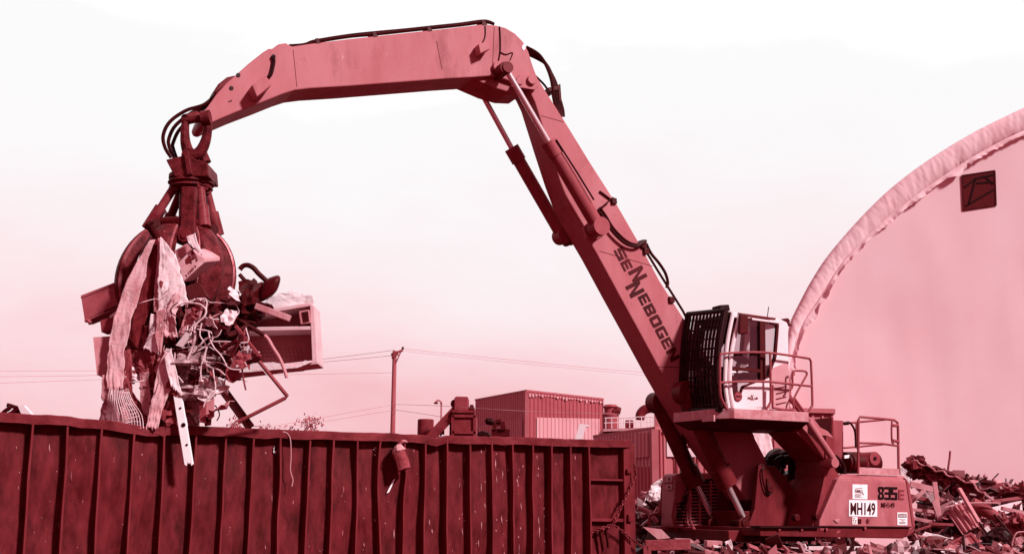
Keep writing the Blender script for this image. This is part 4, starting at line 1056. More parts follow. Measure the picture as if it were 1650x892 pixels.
for j in range(0, NA * 6 + 1):
    t_ = j / (NA * 6); a = along(ao, t_); b = along(ai, t_); row = []
    L_ = t_ * 120
    for i in range(9):
        u_ = i / 8; p = a.lerp(b, u_)
        bulge = .17 * math.sin(math.pi * min(u_ * 1.05, 1)) ** .4 + .05
        pl = .02 * noise.noise(V((L_ * 1.1, u_ * 1.2, 1))) * (.4 + u_) - .03 * abs(noise.noise(V((L_ * 3.4 + u_ * 2.5, u_ * .9, 6)))) - .025 * abs(noise.noise(V((L_ * 6 - u_ * 3, u_ * 2, 6))))
        row.append(BW_(p.x, p.y, bulge + pl))
    rows.append(row)
band = MB().grid(rows).build('edge_band', M_FAB2, BARN, smooth=True, angle=3)
rows = []
for j in range(0, NA * 6 + 1):
    t_ = j / (NA * 6); b = along(ai, t_); a = along(ao, t_); d_ = (b - a).normalized(); L_ = t_ * 120; row = []
    hem = .16 + .42 * max(noise.noise(V((L_ * .55, 3, 0))), 0) + .12 * abs(noise.noise(V((L_ * 1.9, 1, 5))))
    for i in range(4):
        p = b + d_ * (hem * (i / 3) - .02); row.append(BW_(p.x, p.y, .13 + .16 * (i / 3) * (.5 + noise.noise(V((L_ * .8, i * .4, 2)))) ))
    rows.append(row)
MB().grid(rows).build('gathered_hem', M_FAB2, band, smooth=True, angle=3)
rows = []
for j in range(0, NA + 1):
    a = along(ao, j / NA); rows.append([BW_(a.x, a.y, .05 - 4.5 * k_ + (0.0)) + V((0, 0, .0)) for k_ in range(9)])
MB().grid(rows).build('roof_cover', M_FAB2, BARN, smooth=True, angle=3)
wq = [(1550, 283), (1603, 275), (1605, 331), (1552, 339)]
A = [BP(x, y, .02) for x, y in wq]
win = MB().prism(A, [p - BN * .04 for p in A]).build('window', mat('window_mesh', .27, .03, .6, scale=2, bump=0), BARN)
k = MB()
for i in range(4): k.bar(A[i] + BN * .004, A[(i + 1) % 4] + BN * .004, .05, .02, BN)
k.build('window_frame', M_DARK, win)
k = MB()
for (x0, y0), (x1, y1) in (((1554, 302), (1572, 288)), ((1572, 288), (1603, 281)), ((1572, 288), (1561, 330)), ((1556, 332), (1602, 305)), ((1588, 285), (1601, 297)), ((1574, 295), (1601, 293))):
    k.bar(BP(x0, y0, .03), BP(x1, y1, .03), .07, .012, BN)
k.build('roof_brace', M_BLACK, win)

# ------------------------------------------------------------------ metal sheds behind
def corr(mb, p0, p1, z0, z1a, z1b, pitch, dep, out):
    """trapezoid-ribbed sheet from p0 to p1"""
    d_ = (p1 - p0); d_.z = 0; L_ = d_.length; d_.normalize(); n = max(int(L_ / pitch), 1); rows = [[], []]
    for i in range(n):
        for f_, o_ in ((0, 0), (.62, 0), (.72, dep), (.90, dep), (1.0, 0)):
            s = (i + f_) * L_ / n; t_ = s / L_; p = p0 + d_ * s + out * o_
            rows[0].append(V((p.x, p.y, z0))); rows[1].append(V((p.x, p.y, z1a + (z1b - z1a) * t_)))
    return mb.grid(rows)
def outn(p0, p1):
    d_ = (p1 - p0); d_.z = 0; d_.normalize(); n = V((d_.y, -d_.x, 0)); return n if n.dot(p0) < 0 else -n
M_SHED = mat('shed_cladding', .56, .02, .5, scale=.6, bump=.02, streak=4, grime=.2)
M_SHED2 = mat('shed_cladding_shade_lift', .76, .02, .5, scale=.6, bump=.02, streak=4, grime=.2)  # paler cladding copy: missing light on left-facing walls put into the colour
M_PALE = mat('pale_cladding', .79, .02, .5, scale=.6, bump=.02, streak=4, grime=.15)
M_TRIM = mat('shed_trim', .62, .03, .5, scale=2)
def shed(name, corner_px, Yc, left_px, right_px, label, pale, depth=14, rp=.34, lp=.28, matl=None, matr=None):
    c = P(*corner_px, Yc); zt_ = c.z
    l_ = PZ(left_px[0], left_px[1], zt_); r_ = PZ(right_px[0], right_px[1], zt_)
    T = thing(name, label, 'building', V((c.x, c.y, 0)))
    nl, nr = outn(l_, c), outn(c, r_)
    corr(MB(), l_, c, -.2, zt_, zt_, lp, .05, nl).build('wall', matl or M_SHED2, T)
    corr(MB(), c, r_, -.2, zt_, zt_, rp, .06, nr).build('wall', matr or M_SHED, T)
    bk_ = l_ + (r_ - c)
    for a, b in ((l_, bk_), (bk_, r_)):
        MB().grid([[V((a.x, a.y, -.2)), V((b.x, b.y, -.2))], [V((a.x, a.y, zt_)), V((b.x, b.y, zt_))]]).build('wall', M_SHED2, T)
    ro = MB(); A = [p + V((0, 0, 0)) for p in (l_, c, r_, bk_)]; cen = sum(A, V()) / 4
    A = [cen + (p - cen) * 1.012 for p in A]; ro.prism(A, [p + V((0, 0, .10)) for p in A]); ro.build('roof', M_TRIM, T)
    k = MB(); k.bar(V((c.x, c.y, 0)) + (nl + nr) * .03, c + (nl + nr) * .03, .22, .22); k.build('corner_trim', M_TRIM, T)
    for side, x0, y0, x1, y1 in pale:
        a, b, n = (l_, c, nl) if side == 'l' else (c, r_, nr)
        p = on_plane(x0, y0, a + n * .07, n); q_ = on_plane(x1, y1, a + n * .07, n)
        corr(MB(), p, q_, -.2 if y0 < 690 else on_plane(x0, y0 + 40, a, n).z, p.z, q_.z, (lp if side == 'l' else rp), .05, n).build('pale_panel', M_PALE, T)
    return T, l_, c, r_, nl, nr
SH = shed('corrugated_building', (849, 630), 70, (766, 645), (972, 643.5), 'tall flat roofed corrugated metal building with pale lower panels behind the container', [('l', 772, 686, 842, 674), ('r', 865, 672, 966, 674)])
T, l_, c, r_, nl, nr = SH
k = MB()
for i in range(26):
    t_ = i / 26; p = c.lerp(r_, t_ + .01) + nr * .12; q_ = c.lerp(r_, t_ + .034) + nr * .12; h_ = .06 + .22 * random.random() ** 2
    k.add([p - ZV * .12, q_ - ZV * .12, q_ - ZV * (.12 + h_ * random.uniform(.5, 1)), p - ZV * (.12 + h_)], [(0, 1, 2, 3)])
k.build('torn_flashing', M_PALE, T, solid=.02)
k = MB(); p = on_plane(757, 674, l_ + nl * .3, nl); 
# low annex and the taller shed next to it
c2 = P(1055, 691.5, 38); z2 = c2.z
SH2 = shed('metal_annex', (1055, 691.5), 38, (956, 705), (1064, 692), 'low metal annex with a sloping pale roof edge beside the dark container end', [('l', 1022, 698, 1045, 694)], rp=.3, lp=.26, matl=mat('annex_cladding', .80, .02, .5, scale=.6, streak=4, grime=.2))
T, l_, c, r_, nl, nr = SH2
k = MB(); a = on_plane(985, 745, l_ + nl * .075, nl); b = on_plane(1054, 752, l_ + nl * .075, nl)
corr(MB(), l_, c, -.2, on_plane(1000, 750, l_, nl).z, on_plane(1045, 752, l_, nl).z, .26, .06, nl).build('lower_cladding', mat('annex_lower_cladding', .68, .02, .5, scale=.6, streak=4, grime=.2), T).location += nl * .07
c3 = P(1056, 659, 38.6); e3 = V((c3.x + 6.2, c3.y + 1.2, 0))
T3 = thing('metal_shed', 'taller metal shed with a white band seen past the lift cylinders', 'building', V((c3.x, c3.y, 0)))
n3 = outn(V((c3.x, c3.y, 0)), e3)
A = V((c3.x, c3.y, 0))
corr(MB(), A, e3, -.2, c3.z, c3.z, .34, .05, n3).build('wall', mat('shed_wall_light', .64, .02, .5, scale=.6, streak=4, grime=.15), T3)
bk = V((A.x / A.y * 9 + .8, 9, 0))
for a, b in ((A, A + bk), (A + bk, e3 + bk), (e3 + bk, e3)):
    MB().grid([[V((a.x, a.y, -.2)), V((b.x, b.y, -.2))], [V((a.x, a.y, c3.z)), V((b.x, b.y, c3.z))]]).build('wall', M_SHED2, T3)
Ar = [V((p.x, p.y, c3.z)) for p in (A + n3 * .15, e3 + n3 * .15, e3 + bk, A + bk)]
MB().prism(Ar, [p + ZV * .15 for p in Ar]).build('roof', M_TRIM, T3)
k = MB(); p = on_plane(1074, 695, A + n3 * .07, n3); q_ = on_plane(1165, 697, A + n3 * .07, n3)
corr(k, p, q_, on_plane(1074, 735, A, n3).z, p.z, q_.z, .34, .05, n3).build('white_band', mat('white_cladding', .9, .02, .5, scale=.6, streak=4), T3)
k = MB(); k.bar(on_plane(1056, 692, A + n3 * .1, n3), on_plane(1165, 694, A + n3 * .1, n3), .06, .12); k.build('rain_rail', M_TRIM, T3)
k = MB(); k.bar(V((A.x, A.y, 0)) + n3 * .06, V((A.x, A.y, c3.z)) + n3 * .06, .2, .1); k.build('corner_trim', M_TRIM, T3)
# scaffold frame in front of it
fr_ = MB(); YF = 34
for x0, y0, x1, y1 in ((1089, 680, 1090, 770), (1127, 690, 1122, 765), (1086, 703, 1130, 703), (1082, 718, 1118, 719), (1100, 690, 1104, 760)):
    fr_.tube([P(x0, y0, YF), P(x1, y1, YF)], .05, 7)
for x in (1090, 1122): fr_.tube([P(x, 765, YF), V((P(x, 765, YF).x, YF, 0))], .05, 7)
tag(fr_.build('scaffold', mat('pipe_frame_paint', .42, .05), smooth=True), 'thin pipe frame standing between the white banded shed and lift cylinders', 'scaffold')

# process platform on the roof line ------------------------------------------------
YP = 58
PL = thing('process_platform', 'raised steel walkway with white handrails and a round tank beside the corrugated building', 'platform', V((P(1010, 690, YP).x, YP, 0)))
A = [P(972, 690.5, YP), P(1054, 688, YP), P(1054, 692, YP), P(972, 694.5, YP)]
MB().prism(A, [p + V((0, 3, 0)) for p in A]).build('walkway', M_GALV, PL)
k = MB()
for i in range(9):
    x = 976 + i * 9.6; k.tube([P(x, 690 - i * .3, YP + .1), P(x, 673 - i * .3, YP + .1)], .022, 6)
for dy in (673, 681): k.tube([P(974, dy, YP + .1), P(1054, dy - 2.5, YP + .1)], .022, 6)
for i in range(5):
    x = 985 + i * 16; k.tube([P(x, 688, YP + 2.6), P(x, 673, YP + 2.6)], .022, 6)
k.tube([P(978, 674, YP + 2.6), P(1054, 671, YP + 2.6)], .022, 6)
k.build('handrail', M_WHITE, PL, smooth=True)
tk = P(984, 690, YP + 1.4)
k = MB(); k.lathe(V((tk.x, tk.y, tk.z)), [(.42, 0), (.42, .55), (.40, .56), (.42, .6), (.42, .75), (.33, .8), (.33, 1.02), (.42, 1.08), (.30, 1.2), (.1, 1.22)], 20); k.build('tank', mat('tank_paint', .52, .06, .5), PL, smooth=True, angle=.5)
k = MB(); k.tube([P(988, 664, YP + 1.2), P(996, 661, YP + 1.2), P(1000, 662, YP + 1.2)], [.2, .22, .18], 10); k.build('blower', M_DECK, PL, smooth=True)
k = MB(); k.tube([P(1008, 684, YP + 1.4), P(1020, 684, YP + 1.4)], .25, 10); k.build('motor', M_DECK, PL, smooth=True)
k = MB(); k.tube(spline([P(1031, 676, YP + 1.5), P(1032, 667, YP + 1.5), P(1038, 660, YP + 1.5), P(1048, 657, YP + 1.5), P(1060, 656, YP + 1.5)], 4), .24, 12); k.build('duct', M_DECK, PL, smooth=True)
k = MB()
for i in range(10):
    x = 976 + i * 8.6; k.bar(P(x, 694, YP + 1), P(x + random.uniform(-3, 3), 712, YP + 1), .12, .12)
for x in (976, 1000, 1026, 1050): k.bar(P(x, 694, YP + .2), V((P(x, 694, YP).x, YP + .2, 0)), .16, .16)
k.bar(P(974, 699, YP + .5), P(1054, 698, YP + .5), .2, .25)
k.build('support', M_DECK, PL)

# conveyor and hopper ---------------------------------------------------------------
YC = 52
CV = thing('conveyor', 'inclined conveyor rising to a boxed head beside the corrugated building', 'conveyor', V((P(715, 690, YC).x, YC, 0)))
def boxpx(pix, Y, dep):
    A = [P(x, y, Y) for x, y in pix]; return MB().prism(A, [p + V((0, dep, 0)) for p in A])
M_CV = mat('conveyor_paint', .40, .05, .55, scale=2, grime=.4); M_CV2 = mat('conveyor_box_paint', .47, .03, .55, scale=1, grime=.2)
boxpx([(732, 640), (736, 638), (754, 638.5), (754, 661), (732, 660)], YC, 1.6).build('head_box', M_CV2, CV, bevel=.03)
k = MB()
for y in (0, 14): k.bar(P(684, 708 + y, YC + .2), P(737, 651 + y, YC + .2), .2, .16); k.bar(P(684, 708 + y, YC + 1.3), P(737, 651 + y, YC + 1.3), .2, .16)
for i in range(10):
    t_ = i / 10; x = 684 + 53 * t_; y = 708 - 57 * t_
    k.bar(P(x, y, YC + .2), P(x, y + 14, YC + 1.3), .1, .1); k.bar(P(x, y + 14, YC + .2), P(x + 5, y - 5, YC + .2), .1, .1)
k.build('truss', M_CV, CV)
k = MB(); k.grid([[P(686, 704, YC + .2), P(686, 704, YC + 1.3)], [P(738, 648, YC + .2), P(738, 648, YC + 1.3)]]); k.build('belt', M_DECK, CV, solid=.1)
k = MB(); k.tube([P(733, 650, YC + .1), P(733, 650, YC + 1.5)], .2, 12); k.tube([P(757, 655, YC + .3), P(763, 655, YC + .3)], .1, 8); k.build('roller', M_DARK, CV, smooth=True)
boxpx([(755, 655), (764, 655), (765, 660), (754, 660)], YC + .2, .8).build('drive_motor', M_DARK, CV)
hp = boxpx([(730, 661), (764, 662), (767, 669), (766, 712), (730, 712), (729, 669)], YC + .1, 2.4).build('hopper', M_CV2, CV)
boxpx([(732, 671), (764, 671.5), (763, 695), (732, 694.5)], YC + .04, .1).build('hopper_panel', M_CV, hp)
k = MB()
for x in (729.5, 765): k.bar(P(x, 669, YC), P(x, 712, YC), .12, .12)
for y in (662, 669.5, 696): k.bar(P(729, y, YC), P(766, y + .5, YC), .12, .12)
k.build('hopper_frame', M_CV, hp)
k = MB()
for x, yt in ((697, 694), (713, 676), (728, 665)): k.bar(P(x, yt, YC + .7), V((P(x, yt, YC + .7).x, YC + .7, 0)), .18, .18)
k.build('leg_frame', M_CV, CV)
tb = P(686, 676, YC + 3)
k = MB(); k.lathe(V((tb.x, tb.y, 0)), [(.38, 0), (.38, tb.z), (.34, tb.z + .03)], 24)
tag(k.build('storage_tank', M_CV, smooth=True, angle=.5), 'round dark storage tank beside the foot of the inclined conveyor', 'tank')
# loader top seen above the container
LD = thing('loader', 'dark loader top with lamps showing above the container before the pale panel', 'loader', V((P(805, 690, 45).x, 45, 0)))
boxpx([(792, 690), (822, 690), (822, 720), (792, 720)], 45, 1.5).build('hood', M_DARK, LD, bevel=.03)
k = MB(); k.bar(P(797, 692, 45), P(796, 682, 45), .14, .14); k.bar(P(811, 692, 45), P(809, 680, 45), .2, .2); k.bar(P(796, 684, 45), P(812, 681, 45), .1, .12); k.bar(P(798, 678, 45), P(807, 677, 45), .22, .1); k.build('lamp_bar', M_DARK, LD)
for x, y in ((787, 678), (791, 679)):
    k = MB(); k.lathe(P(x, y, 44.9), [(.02, -.15), (.13, -.05), (.14, .06), (.02, .08)], 12, V((0, 1, 0))); k.build('lamp', M_BLACK, LD, smooth=True)
boxpx([(808, 691), (814, 689), (812, 680), (806, 682)], 45.3, .4).build('exhaust', M_DARK, LD)
b_ = boxpx([(796, 712), (818, 712), (824, 780), (792, 780)], 45, 2); b_.box(V((P(805, 700, 46).x, 46, .5)), V((.9, 0, 0)), V((0, 1.4, 0)), V((0, 0, .5))); b_.build('chassis', M_DARK, LD)

# pole, lamp, lines, shrubs ---------------------------------------------------------------
YT = 62
tp_ = P(636.5, 565, YT); bt = P(637.5, 700, YT)
k = MB(); k.tube([V((tp_.x, YT, -.3)), V((tp_.x, YT, 3)), V((tp_.x - .02, YT, tp_.z))], [.15, .145, .11], 12)
pole = tag(k.build('utility_pole', mat('pole_wood', .57, .05, .8, scale=4, bump=.3, streak=6), smooth=True), 'bare wooden utility pole with a short side arm standing behind the container', 'utility pole')
k = MB(); k.bar(P(633, 570, YT - .1), P(649, 564, YT - .1), .1, .12); k.bar(P(638, 584, YT - .1), P(646, 566, YT - .1), .05, .06); k.bar(P(631, 574, YT - .1), P(642, 570, YT - .1), .1, .12); k.build('cross_arm', M_GREY, pole)
for x, y in ((649, 562), (632, 572), (633, 577)):
    k = MB(); k.lathe(P(x, y + 1, YT - .1), [(.03, 0), (.09, .04), (.05, .08), (.07, .12), (.03, .16)], 10); k.build('insulator', M_DECK, pole, smooth=True)
k = MB(); YL = 66
k.tube(spline([V((P(711, 700, YL).x, YL, 0)), P(711, 668, YL), P(711, 652, YL), P(710, 646.5, YL), P(706, 644.5, YL), P(703, 645.5, YL)], 5), .05, 7)
lamp = tag(k.build('lamp_post', mat('lamp_post_metal', .66, .04), smooth=True), 'slim curved lamp post above the inclined conveyor', 'lamp post')
k = MB(); k.lathe(P(702.5, 649.5, YL), [(.05, .12), (.15, 0), (.04, -.04)], 10); k.build('lamp_head', M_DECK, lamp, smooth=True)
def line(pts, lb, r=.012, g=.78):
    wire('power_line', [P(*p) for p in pts], r, g, lb, 'power line', 'power lines', 5, 6)
line([(-60, 598, 60), (80, 597, 64), (165, 596.5, 66), (300, 592, 68), (420, 585, 68), (520, 578, 66), (637, 563.5, 62)], 'topmost overhead line running from the left edge to the pole top')
line([(-60, 607, 60), (80, 605.5, 63), (160, 604, 64), (300, 599, 66), (420, 591, 66), (520, 583, 64), (637, 572, 62)], 'middle overhead line of three at the left below the topmost')
line([(-60, 619, 60), (80, 614, 62), (165, 611, 63), (300, 606, 64), (640, 600, 66)], 'lowest overhead line of three at the left edge', .011, .80)
line([(649, 561.5, 62), (760, 573, 66), (870, 584, 68), (960, 593, 70), (1060, 601, 72)], 'upper overhead line from the pole arm towards the boom')
line([(649, 565, 62), (760, 577, 66), (900, 591, 68), (1060, 606, 72)], 'second overhead line just under the line from the pole arm', .010, .80)
line([(440, 686, 58), (520, 672, 60), (580, 661, 61), (637, 651, 62)], 'upper slack cable from the shrubs up to the middle of the pole', .010, .75)
line([(440, 690, 58), (520, 679, 60), (580, 669, 61), (637, 660, 62)], 'lower slack cable from the shrubs up to the pole', .010, .75)
line([(637, 651, 62), (700, 653, 56), (766, 657, 50), (850, 662, 48), (1000, 667, 46)], 'pale cable crossing in front of the corrugated building', .010, .84)
line([(637, 660, 62), (680, 666, 58), (730, 674, 54)], 'short cable from the pole down behind the conveyor', .010, .74)

M_LEAF = mat('shrub_leaf', .52, .08, .7, scale=3, bump=0)
M_TWIG = mat('shrub_twig', .45, .05, .8)
def shrub(px, Y, wpx, top, seed, label):
    rnd = random.Random(seed); c = P(px, 690, Y); h_ = P(px, top, Y).z; wd = wpx / 2 * Y / F
    t = MB(); tips = []
    for i in range(9):
        a = rnd.uniform(0, 6.28); r_ = wd * rnd.uniform(.3, 1); z = h_ * rnd.uniform(.72, 1)
        e = V((c.x + math.cos(a) * r_, Y + math.sin(a) * r_, z)); b = V((c.x, Y, .0))
        t.tube([b, b.lerp(e, .5) + V((rnd.uniform(-.2, .2), 0, .3)), e], [.05, .03, .012], 5); tips += [e, b.lerp(e, .9), b.lerp(e, .8)]
    root = thing('shrub', label, 'shrub', V((c.x, Y, 0)), 'shrubs beyond the container')
    t.build('trunk', M_TWIG, root, smooth=True)
    f = MB()
    for e in tips:
        for j in range(40):
            p = e + V((rnd.gauss(0, .22), rnd.gauss(0, .22), rnd.gauss(-.05, .16))); d1 = V((rnd.gauss(0, 1), rnd.gauss(0, 1), rnd.gauss(0, 1))).normalized(); d2 = d1.orthogonal().normalized(); s = rnd.uniform(.04, .09)
            f.add([p - d1 * s * 1.4, p + d2 * s * .6, p + d1 * s * 1.4, p - d2 * s * .6], [(0, 1, 2, 3)])
    f.build('crown', M_LEAF, root)
shrub(489, 60, 44, 672, 1, 'tallest leafy shrub top showing above the container left of the pole')
shrub(455, 61, 34, 682, 2, 'middle low shrub top above the container between two other shrubs')
shrub(382, 58, 34, 676, 3, 'shrub top above the container beside the dark slanting post')
shrub(420, 60, 26, 685, 4, 'smallest shrub tip barely above the container rail')
# ------------------------------------------------------------------ the load held by the grapple
GF = GY - 1.0
LOADG = None
def CLOTH(name, l_px, r_px, Y, material, label, cat='cloth', wr=.05, fold=.03, nf=2.5, seed=0, th=.012, nu=14, nv=30, freq=3.0):
    l_ = [P(q_[0], q_[1], Y + (q_[2] if len(q_) > 2 else 0)) for q_ in l_px]; r_ = [P(q_[0], q_[1], Y + (q_[2] if len(q_) > 2 else 0)) for q_ in r_px]
    mb = cloth(l_, r_, nu, nv, wr * .62, fold * .18, nf, seed, freq)
    return tag(mb.build(name, material, smooth=True, angle=1.2, solid=th), label, cat)
T_PALE = mat('pale_tarp', .81, .06, .8, scale=5, bump=.4, grime=.3, k=.82)
T_WHITE = mat('white_tarp', .91, .04, .75, scale=5, bump=.4, grime=.25, k=.85)
T_MID = mat('stained_tarp', .73, .09, .8, scale=5, bump=.6, grime=.5)
T_BROWN = mat('dark_cloth', .33, .06, .85, scale=5, bump=.5, grime=.4)
T_SHEET = mat('sheet_metal', .72, .06, .5, scale=3, bump=.2, grime=.5)
T_RUST = mat('rusty_plate', .47, .08, .6, scale=4, bump=.4, grime=.6)
T_BRIGHT = mat('bright_metal', .92, .05, .35, scale=5, bump=.15, grime=.3, metal=.2)
T_FOIL = mat('crushed_foil', .60, .28, .45, scale=7, bump=.8, metal=.2, grime=.7, spec=.4)
T_WIRE = mat('pale_wire', .88, .05, .45, scale=8, bump=0)
T_DARK = mat('dark_scrap', .17, .08, .6, scale=5, bump=.4)
T_CARD = mat('printed_carton', .80, .05, .8, scale=5, bump=.1, grime=.3)
T_BOARD = mat('raw_board', .74, .07, .8, scale=6, bump=.3, streak=5)

CLOTH('drape', [(241, 388), (219, 421), (197, 471), (182, 515), (177, 540), (173, 570), (171, 603), (175, 628)], [(250, 386), (239, 415), (232, 453), (220, 493), (214, 515), (208, 540), (201, 570), (199, 603), (198, 628)], GF, T_PALE, 'long pale fabric drape hanging from the left claw down to the wire net', wr=.05, fold=.03, seed=1)
CLOTH('drape', [(249, 386), (238, 415), (231, 453), (219, 493), (213, 515), (206, 545)], [(256, 383), (255, 409), (250, 461), (237, 511), (229, 535), (221, 563)], GF + .06, T_BROWN, 'narrow dark brown drape beside the long pale fabric', wr=.04, fold=.03, seed=2, nu=8)
CLOTH('drape', [(255, 383), (252, 430), (249, 470), (247, 503)], [(262, 384), (263, 420), (265, 460), (264, 502)], GF - .02, T_MID, 'grey fold of cloth between the brown drape and the white cloth', seed=3, nu=6, wr=.02, fold=.02)
CLOTH('drape', [(258, 381), (257, 417), (254, 469), (251, 504)], [(261, 383), (280, 407), (290, 431), (299, 469), (302, 491)], GF - .08, T_WHITE, 'creased white cloth wedge hanging at the middle of the grapple', seed=4, wr=.06, fold=.03, nf=1.5)
CLOTH('rag', [(244, 506), (238, 540), (231, 560)], [(251, 507), (252, 545), (256, 570)], GF - .05, T_WHITE, 'short white rag just under the white cloth wedge', 'rag', seed=5, nu=8, nv=16)
CLOTH('rag', [(252, 500), (250, 540), (256, 570)], [(268, 498), (265, 530), (260, 568)], GF - .1, T_MID, 'frayed grey strip of rag left of the white block', 'rag', seed=6, nu=8, nv=16, fold=.05)
CLOTH('rag', [(203, 562), (205, 580), (214, 600)], [(254, 568), (252, 585), (246, 606)], GF + .1, T_RUST, 'dark crumpled plastic sheet across the left drapes', 'sheet', seed=7, wr=.12, freq=5)
CLOTH('rag', [(198, 560), (197, 600), (199, 632)], [(213, 572), (214, 605), (212, 638)], GF + .05, T_RUST, 'dark narrow strip hanging right of the long pale drape', 'rag', seed=8, nu=6)
CLOTH('rag', [(225, 600), (225, 640), (229, 662)], [(239, 600), (243, 640), (245, 680)], GF + .1, T_MID, 'grey torn strip dangling above the rail left of the long pale strip', 'rag', seed=9, nu=8, fold=.05)
CLOTH('rag', [(240, 590), (241, 640), (240, 664)], [(254, 574), (254, 625), (249, 660)], GF + .18, T_RUST, 'dark strip behind the long pale strip', 'rag', seed=10, nu=6)
CLOTH('rag', [(267, 566), (252, 597), (249, 625), (242, 655), (235, 690)], [(275, 568), (273, 608), (275, 625), (262, 657), (254, 690)], GF - .08, T_PALE, 'long pale twisted strip reaching the container rail', 'rag', seed=11, fold=.05, wr=.06)
CLOTH('rag', [(266, 575), (270, 600), (276, 622)], [(276, 560), (284, 600), (292, 636)], GF - .15, T_WHITE, 'white crumpled rag above the top of the white plank', 'rag', seed=12, nu=8, nv=16, wr=.06)
CLOTH('tarp', [(165, 604), (163, 640), (166, 646)], [(178, 603), (178, 640), (178, 650)], GF + .05, T_MID, 'small grey tarp end under the hanging sheet metal', 'tarp', seed=13, nu=8, nv=12)
CLOTH('tarp', [(172, 638), (164, 652), (159, 672), (160, 690)], [(186, 630), (190, 650), (188, 672), (186, 690)], GF + .1, T_MID, 'bulging grey tarp lump left of the wire net', 'tarp', seed=14, wr=.09, nu=12, nv=16)
CLOTH('tarp', [(182, 625), (180, 650), (182, 690)], [(206, 624), (216, 650), (228, 690)], GF + .2, T_MID, 'grey tarp wrapped inside the wire net', 'tarp', seed=15, wr=.08, nu=12, nv=16)
CLOTH('rag', [(205, 620), (214, 650), (226, 690)], [(214, 632), (234, 660), (244, 690)], GF + .15, T_RUST, 'dark rag right of the wire net', 'rag', seed=16, wr=.07, nu=8, nv=16)
CLOTH('rag', [(300, 381), (304, 390), (309, 398)], [(315, 375), (319, 392), (327, 410)], GF - .05, T_WHITE, 'pale torn paper tuft at the top of the carton', 'paper', seed=17, nu=8, nv=10, wr=.05)
plate_px('sheet_metal', [(150, 543), (180, 541), (178, 590), (170, 610), (156, 603)], GF + .12, .02, T_SHEET, 'flat grey sheet metal hanging at the far left of the load', 'sheet metal', tilt=.25)
plate_px('block', [(161, 516), (184, 509), (185, 533), (163, 535)], GF + .2, .25, T_RUST, 'small rusty block under the left steel channel', 'block', bevel=.01)
plate_px('foam_piece', [(176, 509), (192, 497), (196, 503), (184, 511)], GF + .25, .15, T_BRIGHT, 'small white foam piece between the steel channel and rusty block', 'foam')
# steel channel
mb = MB(); Yb = GY - .35
A = [P(x, y, Yb) for x, y in ((131, 481), (200, 454), (202, 491), (137, 518))]; mb.prism(A, [p + V((0, .04, 0)) for p in A])
for (a_, b_) in (((130, 480), (200, 453)), ((136, 517), (202, 490))):
    p = P(*a_, Yb); q_ = P(*b_, Yb); mb.prism([p, q_, q_ + ZV * .04, p + ZV * .04], [x + V((0, .34, 0)) for x in (p, q_, q_ + ZV * .04, p + ZV * .04)])
mb.tube(spline([P(137, 517, Yb), P(142, 516, Yb), P(146, 521, Yb - .02)], 4), .03, 6)
tag(mb.build('steel_channel', mat('channel_paint', .56, .04, .5, scale=3, grime=.4)), 'wide dark steel channel sticking out left of the grapple', 'steel beam')
# carton
mb = MB(); Yc = GF + .02
A = [P(x, y, Yc) for x, y in ((287, 423), (308, 402), (330, 416), (330, 422), (294, 455))]; mb.prism(A, [p + V((.1, .45, .12)) for p in A])
car = tag(mb.build('carton', T_CARD, bevel=.01), 'tilted printed carton wedged between the claws below the hub', 'carton')
mb = MB()
for quad in ([(299, 417), (305, 411), (309, 413), (306, 417), (311, 414), (314, 416), (308, 420), (304, 424), (300, 424)], [(308, 405), (311, 402), (312, 408), (309, 411)], [(306, 422), (309, 421), (309, 424)]):
    A = [P(x, y, Yc - .012) for x, y in quad]; mb.prism(A, [p + V((0, .01, 0)) for p in A])
mb.build('print_blot', M_INKM, car)
letters(MB(), '1081', [P(298, 443, Yc - .012), P(314, 427, Yc - .012), P(317, 430, Yc - .012), P(301, 446, Yc - .012)], .03).build('lettering', M_INKM, car)
mb = MB(); A = [P(x, y, Yc - .008) for x, y in ((292, 447), (329, 417), (330, 422), (294, 453))]; mb.prism(A, [p + V((0, .006, 0)) for p in A]); mb.build('carton_edge', T_PALE, car)
plate_px('board', [(281, 404), (301, 392), (308, 401), (287, 422)], GF + .1, .08, T_SHEET, 'grey board lying behind the upper left of the printed carton', 'board')
plate_px('radiator', [(296, 462), (320, 454), (334, 478), (308, 490)], GF + .15, .2, mat('radiator_metal', .27, .08, .5, scale=40, bump=.6), 'dark finned radiator piece under the printed carton', 'radiator')
plate_px('white_bracket', [(283, 556), (300, 534), (307, 539), (294, 559)], GF - .2, .05, T_BRIGHT, 'small bright white bracket in the middle of the load', 'bracket')
# protruding pipe
mb = MB(); mb.tube([P(240, 362, GF), P(258, 391, GF + .2)], .055, 12); mb.tube([P(238, 361, GF), P(242, 364, GF)], .075, 10)
tag(mb.build('pipe', T_DARK, smooth=True), 'short dark pipe pointing up beside the left claw shoulder', 'pipe')
